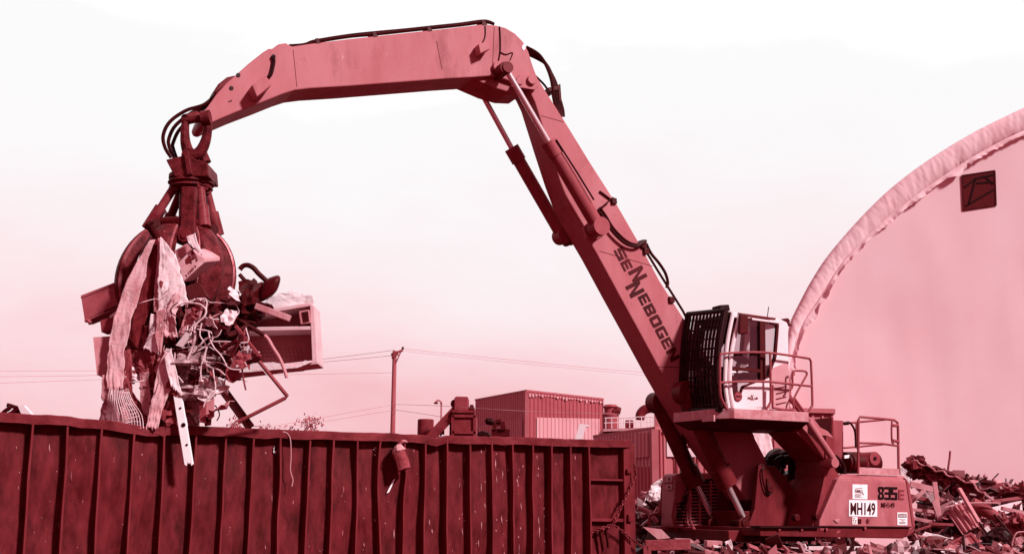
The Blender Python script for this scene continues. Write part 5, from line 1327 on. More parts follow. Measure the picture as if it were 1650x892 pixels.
# cabinet
mb = MB(); Yd = GY - .25
def bx(pix, y0, y1): A = [P(x, y, Yd + y0) for x, y in pix]; mb.prism(A, [p + V((0, y1 - y0, 0)) for p in A])
bx([(380, 505), (500, 487), (504, 492), (380, 513)], 0, .55)
bx([(499, 488), (506, 492), (512, 584), (503, 584)], .003, .55)
bx([(345, 598), (512, 579), (512, 586), (345, 606)], .006, .55)
bx([(370, 527), (506, 525), (506, 531), (370, 534)], .01, .5)
cabn = tag(mb.build('cabinet', mat('cabinet_enamel', .86, .04, .4, scale=3, grime=.35, k=.8), bevel=.01), 'open white enamel cabinet with a shelf jutting out right of the grapple', 'cabinet')
mb = MB(); bx([(382, 508), (503, 490), (510, 582), (347, 600)], .50, .54); mb.build('back_panel', mat('cabinet_back', .62, .05, .45, scale=2, bump=.05, grime=.3), cabn)
mb = MB(); bx([(481, 501), (498, 498), (501, 520), (484, 522)], -.02, .25); mb.build('thermostat_box', T_SHEET, cabn, bevel=.01)
mb = MB(); bx([(486, 503), (496, 501), (498, 517), (489, 519)], -.03, .0); mb.build('thermostat_opening', T_DARK, cabn)
mb = MB()
for r_ in range(3):
    for i in range(12): x = 410 + i * 6.5 + r_ * 1.6; bx([(x, 563 + r_ * 6), (x + 1.8, 563.6 + r_ * 6), (x + 1.6, 565.6 + r_ * 6), (x - .1, 565 + r_ * 6)], .46, .5)
mb.build('vent_perforation', T_SHEET, cabn)
mb = MB(); bx([(365, 600), (402, 585), (440, 583), (475, 590), (492, 580), (502, 583), (480, 592), (400, 599)], -.05, .4); mb.build('torn_liner', T_WHITE, cabn)
CLOTH('plastic_sheet', [(424, 494), (432, 480), (444, 475), (470, 467)], [(440, 505), (470, 500), (508, 496), (505, 477)], Yd + .15, mat('milky_plastic', .95, .03, .3, scale=4, bump=.2), 'milky white plastic sheet bulging over the open cabinet', 'plastic sheet', seed=21, wr=.05, fold=.0)
# seat cushions, hoop, stick
def lump(pix, Y, dep, material, name, label, cat):
    c = [sum(x for x, y in pix) / len(pix), sum(y for x, y in pix) / len(pix)]; mb = MB(); n = len(pix); layers = []
    for f_, s_ in ((0, .55), (.18, .88), (.5, 1.0), (.82, .9), (1, .6)):
        layers.append([P(c[0] + (x - c[0]) * s_, c[1] + (y - c[1]) * s_, Y + dep * f_) for x, y in pix])
    vs = [p for l_ in layers for p in l_]; fs = [(i * n + k, i * n + (k + 1) % n, (i + 1) * n + (k + 1) % n, (i + 1) * n + k) for i in range(4) for k in range(n)]
    fs += [tuple(range(n - 1, -1, -1)), tuple(range(4 * n, 5 * n))]; mb.add(vs, fs)
    o = mb.build(name, material, smooth=True, angle=1.5); md = o.modifiers.new('sub', 'SUBSURF'); md.levels = 2; md.render_levels = 2
    return tag(o, label, cat)
T_SEAT = mat('black_vinyl', .20, .05, .4, scale=6, bump=.25)
lump([(414, 476), (420, 460), (426, 449), (438, 445), (449, 441), (454, 446), (451, 458), (447, 470), (436, 480), (424, 486), (415, 489)], GY - .65, .28, T_SEAT, 'seat_cushion', 'black vinyl seat cushion tipped up at the right of the grapple', 'cushion')
lump([(392, 480), (398, 466), (406, 459), (420, 453), (427, 452), (420, 470), (414, 486), (400, 493), (386, 501)], GY - .60, .3, T_SEAT, 'seat_cushion', 'second black vinyl cushion squeezed between the right claw and the tipped cushion', 'cushion')
def rod(pix, Y, r, material, name, label, cat, sm=4, n=7):
    pts = [P(q_[0], q_[1], Y + (q_[2] if len(q_) > 2 else 0)) for q_ in pix]; mb = MB(); mb.tube(spline(pts, sm) if sm else pts, r, n)
    return tag(mb.build(name, material, smooth=True), label, cat)
rod([(386, 434), (392, 428), (400, 427), (409, 432), (416, 440), (428, 451)], GY - .45, .038, T_DARK, 'bent_tube', 'dark hoop of bent tube behind the black cushions', 'tube')
rod([(386, 442), (395, 452), (406, 461)], GY - .6, .03, T_DARK, 'bent_tube', 'short dark tube below the hoop beside the right claw', 'tube')
mb = MB(); mb.bar(P(412, 493, GY - .7), P(467, 513, GY - .75), .09, .09); tag(mb.build('wooden_stick', T_BOARD, bevel=.01), 'pale broken wooden stick pointing right across the cabinet', 'stick')
rod([(380, 512), (403, 526), (426, 540)], GY - .75, .032, T_DARK, 'dark_pipe', 'dark bent pipe running from the right claw across the cabinet', 'pipe')
rod([(426, 540), (432, 546), (440, 560), (450, 576), (457, 592), (462, 608)], GY - .75, .026, T_BOARD, 'hanging_strap', 'pale strap curving down in front of the cabinet to a frayed end', 'strap')
rod([(408, 572), (416, 580), (463, 638), (459, 641), (384, 679)], GY - .7, .028, T_RUST, 'bent_rod', 'long thin rod bent in a sharp V right of the load', 'rod', sm=0)
mb = MB(); mb.bar(P(342, 604, GY - .3), P(404, 689, GY - .2), .13, .13); tag(mb.build('steel_post', T_DARK, bevel=.01), 'dark square steel post slanting down into the container', 'post')
rod([(394, 524), (392, 568), (390, 592), (393, 614), (396, 628)], GY - .8, .013, T_RUST, 'wire', 'thin dark wire hanging straight down in front of the cabinet', 'wire')
mb = MB(); mb.bar(P(361, 586, GY - .6), P(360, 620, GY - .6), .06, .04); tag(mb.build('metal_strip', T_DARK), 'short dark metal strip hanging under the right claw', 'strip')
# white plank
mb = MB(); Yp = CP(295, 690, .35).y
A = [P(x, y, Yp) for x, y in ((278, 630), (291, 628), (311, 747), (308, 750), (306.5, 745), (304, 747), (302, 744), (300, 750), (297, 748))]; mb.prism(A, [p + V((0, .05, 0)) for p in A])
plk = tag(mb.build('plank', mat('white_painted_plank', .97, .03, .6, scale=4, bump=.1, grime=.1, k=1.0), bevel=.005), 'white perforated plank hanging over the container rail', 'plank')
for x, y in ((295.5, 684), (290.5, 657), (301, 716)):
    mb = MB(); mb.lathe(P(x, y, Yp - .006), [(.016 if y > 700 or y < 660 else .03, -.004), (.016 if y > 700 or y < 660 else .03, .003)], 12, V((0, -1, 0))); mb.build('hole', M_BLACK, plk)
# hanging boards at the lower right
for i, (pix, m_, lb) in enumerate((([(321, 646), (331, 644), (331, 681), (322, 680)], T_RUST, 'rusty upright board hanging right of the white plank'), ([(332, 648), (344, 641), (344, 670), (337, 676), (332, 670)], T_SHEET, 'grey bracket board beside the rusty upright board'), ([(327, 668), (340, 664), (339, 684), (330, 686)], T_DARK, 'dark little plate at the bottom of the hanging boards'))):
    plate_px('board', pix, GF + .05 + i * .05, .05, m_, lb, 'board')
plate_px('pink_sheet', [(294, 640), (323, 645), (321, 690), (304, 690)], GF + .35, .02, mat('pale_sheet', .80, .04, .6, k=.8), 'pale flat sheet seen behind the top of the white plank', 'sheet')
rod([(299, 664), (306, 663), (318, 682)], GF + .1, .04, T_DARK, 'angle_iron', 'dark angle iron leaning right of the white plank', 'angle iron', sm=0)
# crushed foil and dark cores
def lumpc(px, py, Y, size, seed, material, name, label, cat, amp=.4, n=16):
    return tag(crumple(P(px, py, Y), size, seed, n, amp).build(name, material, smooth=True, angle=.5), label, cat)
lumpc(307, 583, GF + .10, (.36, .22, .17), 3, T_FOIL, 'crushed_foil', 'shiny crushed foil bundle in the middle under the wires', 'foil')
lumpc(312, 622, GF + .15, (.32, .2, .2), 5, T_FOIL, 'crushed_can', 'shiny crumpled metal lump lower in the load above the plank', 'scrap metal')
lumpc(270, 664, GF + .2, (.22, .2, .24), 9, T_RUST, 'crushed_sheet', 'dark crushed sheet left of the white plank near the rail', 'scrap metal')
lumpc(296, 478, GY + .1, (.28, .3, .42), 11, T_DARK, 'scrap_bundle', 'dark scrap bundle packed inside the claws', 'scrap metal')
lumpc(290, 530, GF + .45, (.5, .4, .35), 13, T_DARK, 'scrap_bundle', 'dark tangled scrap below the white cloth wedge', 'scrap metal')
lumpc(355, 540, GY - .5, (.36, .3, .26), 15, T_DARK, 'scrap_bundle', 'dark tangled scrap under the right claw', 'scrap metal')
lumpc(395, 500, GY - .35, (.34, .25, .2), 17, T_DARK, 'scrap_bundle', 'dark crushed lump under the black cushions', 'scrap metal')
lumpc(240, 545, GF + .5, (.4, .35, .4), 19, T_RUST, 'scrap_bundle', 'rusty crushed lump behind the left drapes', 'scrap metal')
lumpc(345, 585, GF + .5, (.3, .25, .25), 23, T_RUST, 'scrap_bundle', 'rusty crushed lump right of the shiny foil', 'scrap metal')
# pale bent wires
wl = [([(298, 487), (312, 488), (324, 491), (332, 499), (329, 510), (319, 519), (314, 527), (314, 548), (308, 565), (302, 578)], 'pale bent wire forming the upper loop beside the right claw'),
      ([(272, 501), (285, 493), (302, 486), (331, 481), (332, 499)], 'pale wire crossing from the white cloth to the right claw'),
      ([(318, 530), (340, 535), (341, 550), (322, 563), (303, 570)], 'pale wire kinked in a square bend in the middle of the load'),
      ([(340, 550), (365, 550), (399, 551), (397, 532), (396, 528)], 'pale wire running level to the right under the claw'),
      ([(334, 558), (324, 590), (324, 612)], 'pale wire hanging straight over the shiny foil'),
      ([(282, 567), (281, 599), (288, 607), (295, 616)], 'pale wire bent at the left of the shiny foil'),
      ([(328, 655), (331, 647), (337, 641), (347, 627), (345, 608), (343, 594)], 'pale wire hooked above the hanging boards'),
      ([(268, 565), (290, 561), (320, 558), (333, 559)], 'pale wire lying level on top of the shiny foil'),
      ([(336, 532), (338, 545), (345, 560), (356, 572), (365, 588)], 'pale wire slanting right below the claw'),
      ([(310, 585), (304, 580), (313, 565), (326, 552), (338, 541)], 'pale wire curling around the foil bundle'),
      ([(325, 520), (322, 540), (332, 556), (330, 580), (336, 600)], 'pale wire twisting down between the foil and claw')]
for i, (pix, lb) in enumerate(wl): rod(pix, GF - .15 + .03 * (i % 4), .011 if i else .015, T_WIRE, 'wire', lb, 'wire', sm=3, n=6)
# dark strips fanning out under the right claw
rs = random.Random(5)
fan = [((342, 548), (366, 590)), ((352, 530), (410, 560)), ((372, 512), (412, 520)), ((380, 525), (420, 576)), ((345, 570), (382, 548)), ((360, 560), (400, 577)), ((398, 566), (421, 577)), ((396, 585), (421, 576)), ((366, 540), (398, 524)), ((350, 516), (335, 545)), ((338, 590), (372, 575)), ((390, 540), (372, 575))]
for i, (a_, b_) in enumerate(fan):
    mb = MB(); y = GF + rs.uniform(-.1, .35); mb.bar(P(*a_, y), P(*b_, y + rs.uniform(-.2, .2)), rs.uniform(.03, .07), rs.uniform(.02, .05))
    o = tag(mb.build('metal_strip', T_DARK if i % 3 else T_RUST), 'dark thin metal strip in the tangle under the right claw', 'strip', 'dark strips under the right claw')
# wire net
mb = MB(); Yn = GF - .02
for i in range(13):
    t_ = i / 12; x0 = 177 + 29 * t_; x1 = 175 + 54 * t_
    mb.tube(spline([P(x0, 625 + 4 * math.sin(t_ * 3), Yn), P(x0 + (x1 - x0) * .4 - 2, 645, Yn - .15 * math.sin(math.pi * t_)), P(x1 - 1, 668, Yn - .2 * math.sin(math.pi * t_)), P(x1 + 2, 690, Yn - .1)], 4), .0065, 5, False)
for j in range(7):
    t_ = .15 + j / 8; mb.tube(spline([P(177 - 2 * t_ + (29 + 25 * t_) * q_, 625 + 62 * t_ + 3 * math.sin(q_ * 6 + j), Yn - .2 * math.sin(math.pi * q_) * t_) for q_ in (0, .25, .5, .75, 1)], 4), .006, 5, False)
tag(mb.build('wire_net', T_WIRE, smooth=True), 'fan shaped pale wire net bulging over the tarp at the lower left', 'net')

# fine tangle: thin wires and small torn pieces all through the load
rs = random.Random(21)
def inload():
    while True:
        x, y = rs.gauss(312, 42), rs.gauss(560, 50)
        if 215 < x < 405 and 450 < y < 668 and not (x > 360 and y > 610): return x, y
for i in range(46):
    x, y = inload(); Y0 = GF + rs.uniform(-.18, .25); pts = [P(x, y, Y0)]; a_ = rs.uniform(0, 6.28)
    for k_ in range(rs.randint(2, 5)):
        a_ += rs.uniform(-1.2, 1.2); l_ = rs.uniform(6, 20); x += math.cos(a_) * l_; y += abs(math.sin(a_)) * l_ * .8; pts.append(P(x, min(y, 680), Y0 + rs.uniform(-.1, .1)))
    pale = i % 3 != 0
    mb = MB(); mb.tube(spline(pts, 3), rs.uniform(.005, .010), 5)
    tag(mb.build('wire', T_WIRE if pale else T_DARK, smooth=True), 'short thin pale wire end sticking out of the tangled load' if pale else 'short thin dark wire end sticking out of the tangled load', 'wire', 'pale wire ends in the tangled load' if pale else 'dark wire ends in the tangled load')
for i in range(60):
    x, y = inload(); Y0 = GF + rs.uniform(-.08, .3); w_ = rs.uniform(.05, .15); c_ = P(x, y, Y0); d1 = V((rs.gauss(0, 1), rs.gauss(0, .7), rs.gauss(0, 1))).normalized(); d2 = d1.orthogonal().normalized(); d2 = (d2 * math.cos(i) + d1.cross(d2) * math.sin(i)).normalized(); d3 = d1.cross(d2)
    rows = []; sx = rs.uniform(.6, 1.8)
    for a_ in range(6):
        rows.append([c_ + d1 * w_ * sx * (a_ / 2.5 - 1) * (1 + .25 * rs.uniform(-1, 1)) + d2 * w_ * (b_ / 2 - 1) * (1 + .25 * rs.uniform(-1, 1)) + d3 * w_ * .55 * noise.noise(V((a_ * .8 + i * 3, b_ * .8, 1))) for b_ in range(5)])
    kd = i % 4; m_ = (T_SHEET, T_DARK, T_RUST, T_WHITE)[kd]; nm = ('grey', 'dark', 'rusty', 'white')[kd]
    tag(MB().grid(rows).build('torn_piece', m_, solid=.008), 'small %s torn sheet piece caught in the tangled load' % nm, 'scrap', 'small %s torn pieces in the load' % nm)

# bulky pieces that show between the claws
for i, (px, py, sz, m_, lb) in enumerate(((268, 470, (.2, .16, .3), T_RUST, 'rusty crushed sheet showing between the left claws'), (318, 505, (.22, .16, .2), T_DARK, 'dark crushed box edge below the printed carton'), (300, 520, (.2, .15, .15), T_SHEET, 'grey crushed sheet beside the small white bracket'))):
    lumpc(px, py, GF + .28, sz, 71 + i, m_, 'crushed_sheet', lb, 'scrap metal', .5, 10)

CLOTH('tarp', [(206, 556), (200, 590), (203, 622)], [(250, 560), (246, 596), (228, 610)], GF + .22, T_MID, 'grey crumpled tarp filling the gap behind the brown drape', 'tarp', seed=51, wr=.12, freq=4)
CLOTH('tarp', [(262, 600), (262, 640), (258, 690)], [(290, 604), (286, 640), (284, 690)], GF + .2, T_MID, 'grey tarp hanging behind the top of the white plank', 'tarp', seed=52, wr=.1, freq=4)
CLOTH('tarp', [(228, 606), (232, 640), (238, 690)], [(256, 600), (258, 640), (262, 690)], GF + .32, T_RUST, 'dark tarp behind the twisted pale strip', 'tarp', seed=53, wr=.1, freq=4)
CLOTH('rag', [(282, 470), (268, 500), (262, 540)], [(292, 474), (284, 505), (286, 545)], GF - .12, T_PALE, 'pale frayed rag just below the white cloth wedge', 'rag', seed=54, wr=.08, freq=5, nu=8, nv=16)
# ------------------------------------------------------------------ scrap heaps
def heap_mat():
    mt = bpy.data.materials.new('mixed_scrap'); mt.use_nodes = True; nt = mt.node_tree; b = nt.nodes['Principled BSDF']; b.inputs['Roughness'].default_value = .6
    ge = nt.nodes.new('ShaderNodeNewGeometry'); r = nt.nodes.new('ShaderNodeValToRGB'); nt.links.new(ge.outputs['Random Per Island'], r.inputs[0])
    els = r.color_ramp.elements; els[0].position = 0; els[0].color = D(.12, .8); els[1].position = 1; els[1].color = D(.93, .8)
    for p_, g_ in ((.22, .28), (.42, .46), (.62, .62), (.82, .78)): els.new(p_).color = D(g_, .8)
    n = nt.nodes.new('ShaderNodeTexNoise'); n.inputs['Scale'].default_value = 6; n.inputs['Detail'].default_value = 8
    mx = nt.nodes.new('ShaderNodeMix'); mx.data_type = 'RGBA'; mx.blend_type = 'MULTIPLY'; mx.inputs[0].default_value = .6
    rr = nt.nodes.new('ShaderNodeValToRGB'); rr.color_ramp.elements[0].position = .35; rr.color_ramp.elements[0].color = (.25, .15, .17, 1); rr.color_ramp.elements[1].position = .6
    nt.links.new(n.outputs[0], rr.inputs[0]); nt.links.new(r.outputs[0], mx.inputs[6]); nt.links.new(rr.outputs[0], mx.inputs[7]); nt.links.new(mx.outputs[2], b.inputs['Base Color'])
    return mt
M_HEAP = heap_mat(); M_HEAPB = mat('heap_base', .16, .08, .9, scale=5, bump=.8)
def heap(hfun, x0, x1, y0, y1, n, seed, label, smin=.1, smax=.7):
    rnd = random.Random(seed); rows = []
    for j in range(31):
        rows.append([])
        for i in range(51):
            x = x0 + (x1 - x0) * i / 50; y = y0 + (y1 - y0) * j / 30
            rows[-1].append(V((x, y, max(hfun(x, y) - .15 + .25 * noise.noise(V((x * 1.7, y * 1.7, seed))), -.1))))
    base = MB().grid(rows).build('scrap_heap', M_HEAPB, smooth=True, angle=.4)
    base['kind'] = 'stuff'; base['label'] = label; base['category'] = 'scrap heap'
    mb = MB()
    for i in range(n):
        x = rnd.uniform(x0, x1); y = rnd.uniform(y0, y1); h_ = hfun(x, y)
        if h_ < .15: continue
        c = V((x, y, h_ + rnd.gauss(-.02, .12) * min(smax / .4, 1) ** 2)); d_ = V((rnd.gauss(0, 1), rnd.gauss(0, .8), rnd.gauss(0, .45))).normalized(); s = d_.orthogonal().normalized()
        s = (s * math.cos(i) + d_.cross(s) * math.sin(i)).normalized(); t_ = d_.cross(s); L_ = rnd.uniform(smin, smax)
        k_ = rnd.random()
        if k_ < .35: mb.box(c, d_ * L_, s * rnd.uniform(.02, .06), t_ * rnd.uniform(.01, .03))
        elif k_ < .6:
            w_ = rnd.uniform(.08, .3); e = [c - d_ * L_ * .5 - s * w_, c + d_ * L_ * .5 - s * w_ * rnd.uniform(.4, 1), c + d_ * L_ * .5 + s * w_, c - d_ * L_ * .4 + s * w_ * rnd.uniform(.3, 1)]
            mb.prism(e, [p + t_ * .015 for p in e])
        elif k_ < .8: mb.tube(spline([c - d_ * L_, c + s * L_ * .25 * rnd.uniform(-1, 1), c + d_ * L_ * .6 + t_ * .2 * rnd.uniform(-1, 1)], 3), rnd.uniform(.012, .035), 5)
        else:
            q_ = crumple(c, (rnd.uniform(.08, .22), rnd.uniform(.08, .2), rnd.uniform(.06, .16)), i, 6, .45); mb.add(q_.v, q_.f)
    o = mb.build('scrap_litter', M_HEAP); o['kind'] = 'stuff'; o['label'] = label.replace('heap', 'litter on the heap'); o['category'] = 'scrap litter'
YH = 24.5
def sm(a, b, x): t_ = min(max((x - a) / (b - a), 0), 1); return t_ * t_ * (3 - 2 * t_)
xr = P(1472, 860, YH).x
def h_right(x, y):
    return 2.45 * sm(20.6, 26, y) * sm(7.1, 7.8, x - (y - 22) * .36) * (1 - .12 * sm(xr + 1, xr + 3, x)) * (1 - .3 * sm(28, 31, y)) + 1.45 * sm(3.2, 3.8, x) * (1 - sm(7, 7.8, x)) * sm(24.4, 25.2, y) * (1 - sm(26.5, 28, y))
heap(h_right, 3.2, 14.5, 20.6, 29, 4600, 3, 'mixed scrap heap right of the machine before the barn', .05, .42)
def h_left(x, y):
    return 1.18 * sm(2.0, 2.7, x) * (1 - sm(4.6, 5.6, x)) * sm(17.4, 18.6, y) * (1 - sm(19.0, 20, y)) + 1.9 * sm(2.0, 2.9, x) * (1 - sm(2.9, 3.4, x - (y - 22) * .1)) * sm(21.2, 23, y) * (1 - sm(26, 28, y))
heap(h_left, 1.9, 5.8, 17.4, 28, 900, 8, 'low mixed scrap heap between the container end and the machine', .05, .28)
def h_mid(x, y): return (1.09 + .12 * sm(5.4, 6.2, x)) * sm(4.2, 4.8, x) * (1 - .2 * sm(8, 9, x)) * sm(16.8, 17.8, y) * (1 - sm(18.6, 19.2, y))
heap(h_mid, 4.0, 9.0, 16.8, 19.2, 600, 12, 'low mixed scrap heap in front of the tracks of the machine', .05, .24)

def bar_px(a_, b_, Y, w_, h_, material, name, label, cat, dy=0.0, bevel=.006):
    mb = MB(); mb.bar(P(*a_, Y), P(*b_, Y + dy), w_, h_); return tag(mb.build(name, material, bevel=bevel), label, cat)
# right heap pieces ---------------------------------------------------------
M_CB = mat('crushed_dark', .33, .12, .55, scale=7, bump=.4, grime=.6, fleck=1.2)
pts = spline([P(1467, 746, 25.6), P(1483, 752, 25.5), P(1500, 760, 25.3), P(1520, 767, 25.1), P(1540, 775, 24.9), P(1560, 784, 24.7), P(1580, 799, 24.4)], 6)
rows = []
for i, p in enumerate(pts):
    rows.append([])
    for k, (oy, oz) in enumerate(((-.05, .13), (-.20, .07), (-.08, -.02), (-.22, -.10), (-.10, -.20), (.05, -.24))):
        n1 = noise.noise(V((i * .5, k * 1.7, 3))); n2 = noise.noise(V((i * 1.3, k * 2.3, 9)))
        rows[-1].append(p + V((.05 * n2, oy + .10 * n1, oz + .07 * n2 + .04 * n1)))
cb_ = tag(MB().grid(rows).build('crushed_beam', M_CB, solid=.03), 'long dark crushed beam slanting down across the top of the right heap', 'beam')
mb = MB(); mb.tube([p + V((.02 * math.sin(i * 1.3), -.24, .04 + .03 * math.sin(i * .9))) for i, p in enumerate(pts)], .022, 6); mb.build('beam_cable', T_SHEET, cb_)
mb = MB(); mb.tube([p + V((0, -.18, -.16 + .05 * math.sin(i * .7))) for i, p in enumerate(pts[4:])], .03, 6); mb.build('beam_cable', T_RUST, cb_)
lumpc(1477, 752, 25.5, (.22, .25, .20), 31, M_CB, 'crushed_sheet', 'dark crushed sheet at the top left end of the long crushed beam', 'scrap metal', .5)
rod([(1531, 726), (1530, 738), (1528, 752), (1527, 765), (1525, 784)], 25, .022, T_RUST, 'bent_rod', 'thin rusty rod standing upright above the heap before the barn wall', 'rod')
mb = MB(); mb.tube([P(1551, 782, 25.2), P(1598, 784, 25.2)], .13, 16); tk_ = tag(mb.build('boiler_tank', T_SHEET, smooth=True), 'grey lying tank on the dark motor block of the right heap', 'tank')
mb = MB(); mb.lathe(P(1588, 777, 25.2), [(.2, -.04), (.22, 0), (.16, .05), (.04, .06)], 18); mb.build('lid', T_DARK, tk_, smooth=True)
mb = MB(); mb.tube([P(1574, 776, 25.2), P(1575, 768, 25.2), P(1578, 764, 25.2)], .02, 6); mb.build('pipe_stub', T_DARK, tk_)
lump([(1580, 788), (1590, 786), (1600, 787), (1600, 800), (1598, 809), (1586, 808), (1580, 800)], 24.9, .5, T_DARK, 'motor_block', 'black motor block under the lying tank', 'motor')
# ribbed panel
l_, r_ = P(1524, 823, 23.4), P(1557, 807, 23.6); l2, r2 = P(1551, 862, 22.9), P(1580, 848, 23.1); rows = []
for i in range(13):
    a, b = l_.lerp(l2, i / 12), r_.lerp(r2, i / 12); rows.append([])
    for j in range(41): u = j / 40; rows[-1].append(a.lerp(b, u) + V((-.25, -.9, .35)) * (.03 * math.cos(u * 5 * 2 * math.pi) + .12 * math.sin(math.pi * u)))
mb = MB().grid(rows); pn_ = tag(mb.build('ribbed_panel', mat('ribbed_panel_paint', .68, .06, .6, scale=3, bump=.2, grime=.4), smooth=True, solid=.015), 'curved grey ribbed panel leaning on the middle of the right heap', 'panel')
mb = MB(); mb.tube([l_ + V((-.02, -.05, .02))] + [r[0] for r in []] + [rows[0][j] + V((0, -.02, .02)) for j in range(0, 41, 4)], .025, 6); mb.build('panel_edge', T_WHITE, pn_)
bar_px((1545, 786), (1577, 841), 23.2, .11, .05, T_SHEET, 'board', 'grey board lying along the right side of the ribbed panel', 'board', -.3)
# panel door
A = [P(x, y, Y) for x, y, Y in ((1505, 884, 21.6), (1565, 856, 22.2), (1604, 900, 21.4), (1530, 932, 20.9))]; n_ = (A[1] - A[0]).cross(A[3] - A[0]).normalized(); n_ = n_ if n_.y < 0 else -n_
dr = tag(MB().prism(A, [p - n_ * .05 for p in A]).build('panel_door', mat('door_paint', .47, .04, .5, scale=3, grime=.3), bevel=.006), 'dark panelled door lying on the heap at the bottom right', 'door')
def dq(u, v): return A[0].lerp(A[1], u).lerp(A[3].lerp(A[2], u), v) + n_ * .012
for u0, u1 in ((.08, .32), (.38, .62), (.68, .92)):
    for v0, v1 in ((.08, .42), (.52, .92)):
        q4 = [dq(u0, v0), dq(u1, v0), dq(u1, v1), dq(u0, v1)]; mb = MB()
        for i in range(4): mb.bar(q4[i], q4[(i + 1) % 4], .03, .02, n_)
        mb.build('door_panel', mat('door_moulding', .36, .04, .5), dr)
CLOTH('sheet', [(1489, 856), (1474, 872), (1455, 900)], [(1533, 866), (1512, 880), (1480, 905)], 22.2, T_WHITE, 'white crumpled sheet left of the panelled door', 'sheet', seed=31, wr=.1, th=.01)
bar_px((1473, 859), (1494, 896), 21.7, .09, .03, T_BOARD, 'batten', 'pale batten slanting down beside the machine tail', 'batten')
bar_px((1478, 862), (1512, 868), 21.9, .05, .03, T_SHEET, 'batten', 'grey batten lying over the white crumpled sheet', 'batten')
bar_px((1466, 779), (1507, 789), 24.6, .06, .12, T_BOARD, 'plank', 'pale plank at the top left of the right heap under the crushed beam', 'plank')
bar_px((1468, 808), (1490, 789), 24.2, .06, .08, T_BOARD, 'batten', 'pale batten propped up behind the machine tail', 'batten')
bar_px((1466, 798), (1506, 808), 24.4, .05, .08, T_RUST, 'plank', 'rusty plank below the pale plank in the right heap', 'plank')
bar_px((1469, 820), (1503, 824), 24.0, .06, .06, T_BOARD, 'plank', 'pale level plank in the middle of the left edge of the right heap', 'plank')
bar_px((1469, 834), (1508, 842), 23.8, .07, .07, T_SHEET, 'plank', 'grey lowest plank beside the machine tail', 'plank')
bar_px((1506, 776), (1514, 838), 23.9, .09, .04, T_SHEET, 'board', 'grey board standing upright left of the ribbed panel', 'board', -.2)
plate_px('bent_sheet', [(1502, 808), (1506, 804), (1516, 832), (1520, 842), (1511, 834)], 23.7, .03, T_BOARD, 'narrow pale bent sheet leaning on the upright grey board', 'sheet metal')
bar_px((1496, 843), (1536, 845), 23.0, .07, .05, T_RUST, 'angle_iron', 'rusty level angle iron below the ribbed panel', 'angle iron')
bar_px((1474, 855), (1500, 846), 22.8, .05, .04, T_RUST, 'angle_iron', 'rusty slanting angle iron by the machine tail corner', 'angle iron')
rod([(1522, 817), (1560, 810), (1612, 810)], 23.1, .016, T_BOARD, 'rod', 'thin pale rod lying level across the ribbed panel top', 'rod')
rod([(1566, 810), (1584, 819), (1603, 832)], 23.3, .12, T_RUST, 'pipe', 'thick rusty pipe right of the ribbed panel', 'pipe', n=12)
plate_px('white_sheet', [(1596, 818), (1646, 806), (1648, 822), (1606, 829)], 23.9, .04, T_WHITE, 'white flat panel lying at the right of the heap', 'panel', tilt=.8)
bar_px((1614, 818), (1660, 829), 23.0, .1, .07, T_BOARD, 'plank', 'pale plank pointing to the right edge above the black rods', 'plank')
lumpc(1630, 794, 24.8, (.26, .3, .10), 41, T_RUST, 'crushed_sheet', 'dark crushed sheet on the heap crest near the right edge', 'scrap metal', .4)
lumpc(1654, 792, 24.4, (.12, .2, .22), 43, T_RUST, 'crushed_sheet', 'dark upright lump at the right edge of the picture', 'scrap metal', .4)
plate_px('box_lid', [(1600, 782), (1614, 777), (1617, 789), (1611, 786), (1603, 790)], 25.0, .15, T_RUST, 'small tilted rusty box lid right of the lying tank', 'lid')
plate_px('white_strip', [(1611, 784), (1613, 783), (1617, 790), (1615, 791)], 24.95, .03, T_BRIGHT, 'bright white strip on the small rusty lid', 'strip')
for a_, b_, lb in (((1602, 828), (1636, 868), 'black rod slanting down at the right of the heap, upper one'), ((1596, 838), (1632, 880), 'black rod slanting down just below the upper black rod'), ((1578, 842), (1596, 868), 'short black rod between the ribbed panel and the black drum'), ((1612, 840), (1618, 872), 'short steep black rod crossing the two long black rods')):
    rod([a_, b_], 22.3, .025, T_DARK, 'rod', lb, 'rod', sm=0)
rod([(1592, 872), (1590, 864), (1596, 856), (1608, 851), (1618, 852), (1622, 858)], 22.2, .03, M_BLACK, 'bent_tube', 'black hoop of tube over the crushed drum', 'tube')
lumpc(1605, 872, 22.2, (.25, .22, .2), 47, M_BLACK, 'crushed_drum', 'black crushed drum right of the panelled door', 'drum', .25)
CLOTH('rag', [(1636, 866), (1640, 880), (1646, 895)], [(1644, 864), (1652, 880), (1656, 895)], 21.6, T_BOARD, 'pale folded rag at the bottom right corner', 'rag', seed=33, wr=.06, nu=8, nv=10)
lumpc(1643, 846, 22.6, (.26, .3, .2), 51, T_RUST, 'crushed_sheet', 'rusty crushed sheet below the pale plank at the right edge', 'scrap metal', .4)
rod([(1630, 880), (1634, 864), (1640, 857), (1652, 856)], 21.8, .014, T_BOARD, 'wire', 'pale looped wire near the bottom right corner', 'wire')
plate_px('white_offcut', [(1583, 852), (1592, 846), (1601, 860), (1590, 866)], 22.5, .03, T_WHITE, 'small white offcut under the black rods', 'offcut')
rod([(1456, 750), (1470, 748), (1476, 752)], 25.4, .012, T_DARK, 'wire', 'thin wire end left of the dark crushed sheet on the heap top', 'wire')
CLOTH('pale_tarp', [(1450, 752), (1452, 765), (1450, 780)], [(1466, 750), (1468, 765), (1470, 785)], 26.5, T_WHITE, 'white tarp scrap behind the machine rear railing', 'tarp', seed=35, nu=8, nv=10)
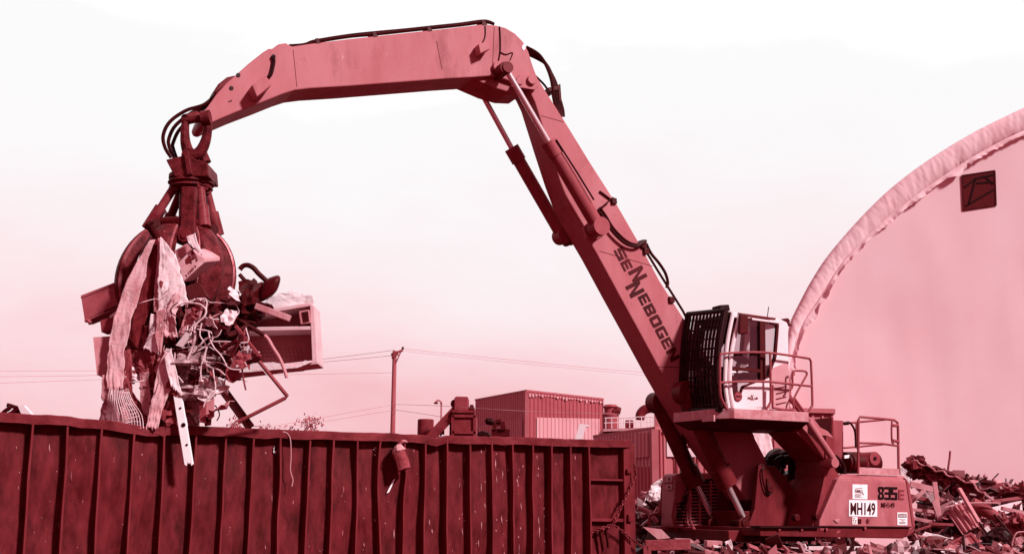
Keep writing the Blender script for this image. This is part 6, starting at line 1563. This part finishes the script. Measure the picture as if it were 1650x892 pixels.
# left heap pieces --------------------------------------------------------------
CLOTH('crumpled_sheet', [(1066, 770), (1050, 782), (1043, 797), (1036, 812)], [(1070, 776), (1072, 795), (1070, 808), (1060, 822)], 23.6, T_WHITE, 'white crumpled sheet piled against the front of the machine', 'sheet', seed=41, wr=.13, freq=4, th=.01)
lumpc(1056, 806, 23.9, (.3, .25, .2), 61, T_SHEET, 'crushed_sheet', 'grey crushed sheet under the white crumpled sheet', 'scrap metal', .4)
plate_px('bent_sheet', [(1027, 800), (1035, 806), (1037, 818), (1028, 826)], 23.2, .03, T_WHITE, 'white bent sheet just right of the container hinge post', 'sheet metal')
rod([(1027, 818), (1040, 822), (1050, 830), (1060, 842)], 22.8, .05, T_BOARD, 'pipe', 'pale pipe lying between the container end and the machine', 'pipe')
bar_px((1040, 806), (1054, 820), 23.0, .04, .06, T_DARK, 'angle_iron', 'dark angle iron on the crushed sheet beside the container end', 'angle iron')
bar_px((1034, 846), (1058, 826), 22.6, .06, .04, T_BRIGHT, 'strip', 'bright strip leaning behind the bumper rail of the machine', 'strip')
plate_px('white_board', [(1036, 848), (1066, 852), (1080, 866), (1060, 868)], 19.8, .05, T_BOARD, 'pale board under the front step of the machine', 'board')
bar_px((1040, 878), (1112, 876), 18.6, .09, .16, T_RUST, 'steel_beam', 'rusty beam lying on the scrap at the front of the machine', 'steel beam')
bar_px((1042, 878), (1044, 915), 18.6, .09, .12, T_RUST, 'steel_upright', 'rusty upright at the left end of the low rusty beam', 'steel post')
plate_px('wedge_board', [(1086, 866), (1112, 867), (1138, 884), (1128, 885)], 18.9, .06, T_BOARD, 'pale wedge of board between the rusty beam and the small carton', 'board')
plate_px('small_carton', [(1139, 870), (1164, 871), (1164, 884), (1139, 884)], 19.0, .3, T_SHEET, 'small grey carton on the scrap below the lift cylinders', 'carton', bevel=.01)
CLOTH('rag', [(1168, 872), (1170, 880), (1169, 890)], [(1178, 868), (1182, 880), (1180, 890)], 18.8, T_WHITE, 'white torn paper tuft right of the small carton', 'paper', seed=43, nu=6, nv=8, wr=.05)
bar_px((1302, 882.5), (1391, 882.5), 18.4, .05, .06, T_WHITE, 'batten', 'long pale batten lying level below the machine deck', 'batten')
bar_px((1392, 878), (1420, 886), 18.6, .06, .06, T_RUST, 'angle_iron', 'rusty angle iron right of the long pale batten', 'angle iron')
CLOTH('rag', [(1444, 868), (1442, 880), (1446, 900)], [(1456, 868), (1462, 880), (1460, 900)], 20.6, T_MID, 'grey rag hanging under the tail corner of the machine', 'rag', seed=45, nu=8, nv=10)
CLOTH('tarpaulin', [(1203, 690), (1204, 715), (1200, 760)], [(1240, 688), (1244, 715), (1248, 760)], 33, mat('far_tarp', .88, .03, .7, k=1), 'pale tarpaulin hanging behind the boom foot under the cab platform', 'tarpaulin', seed=47, wr=.12, fold=.12, nf=3, freq=1.2)
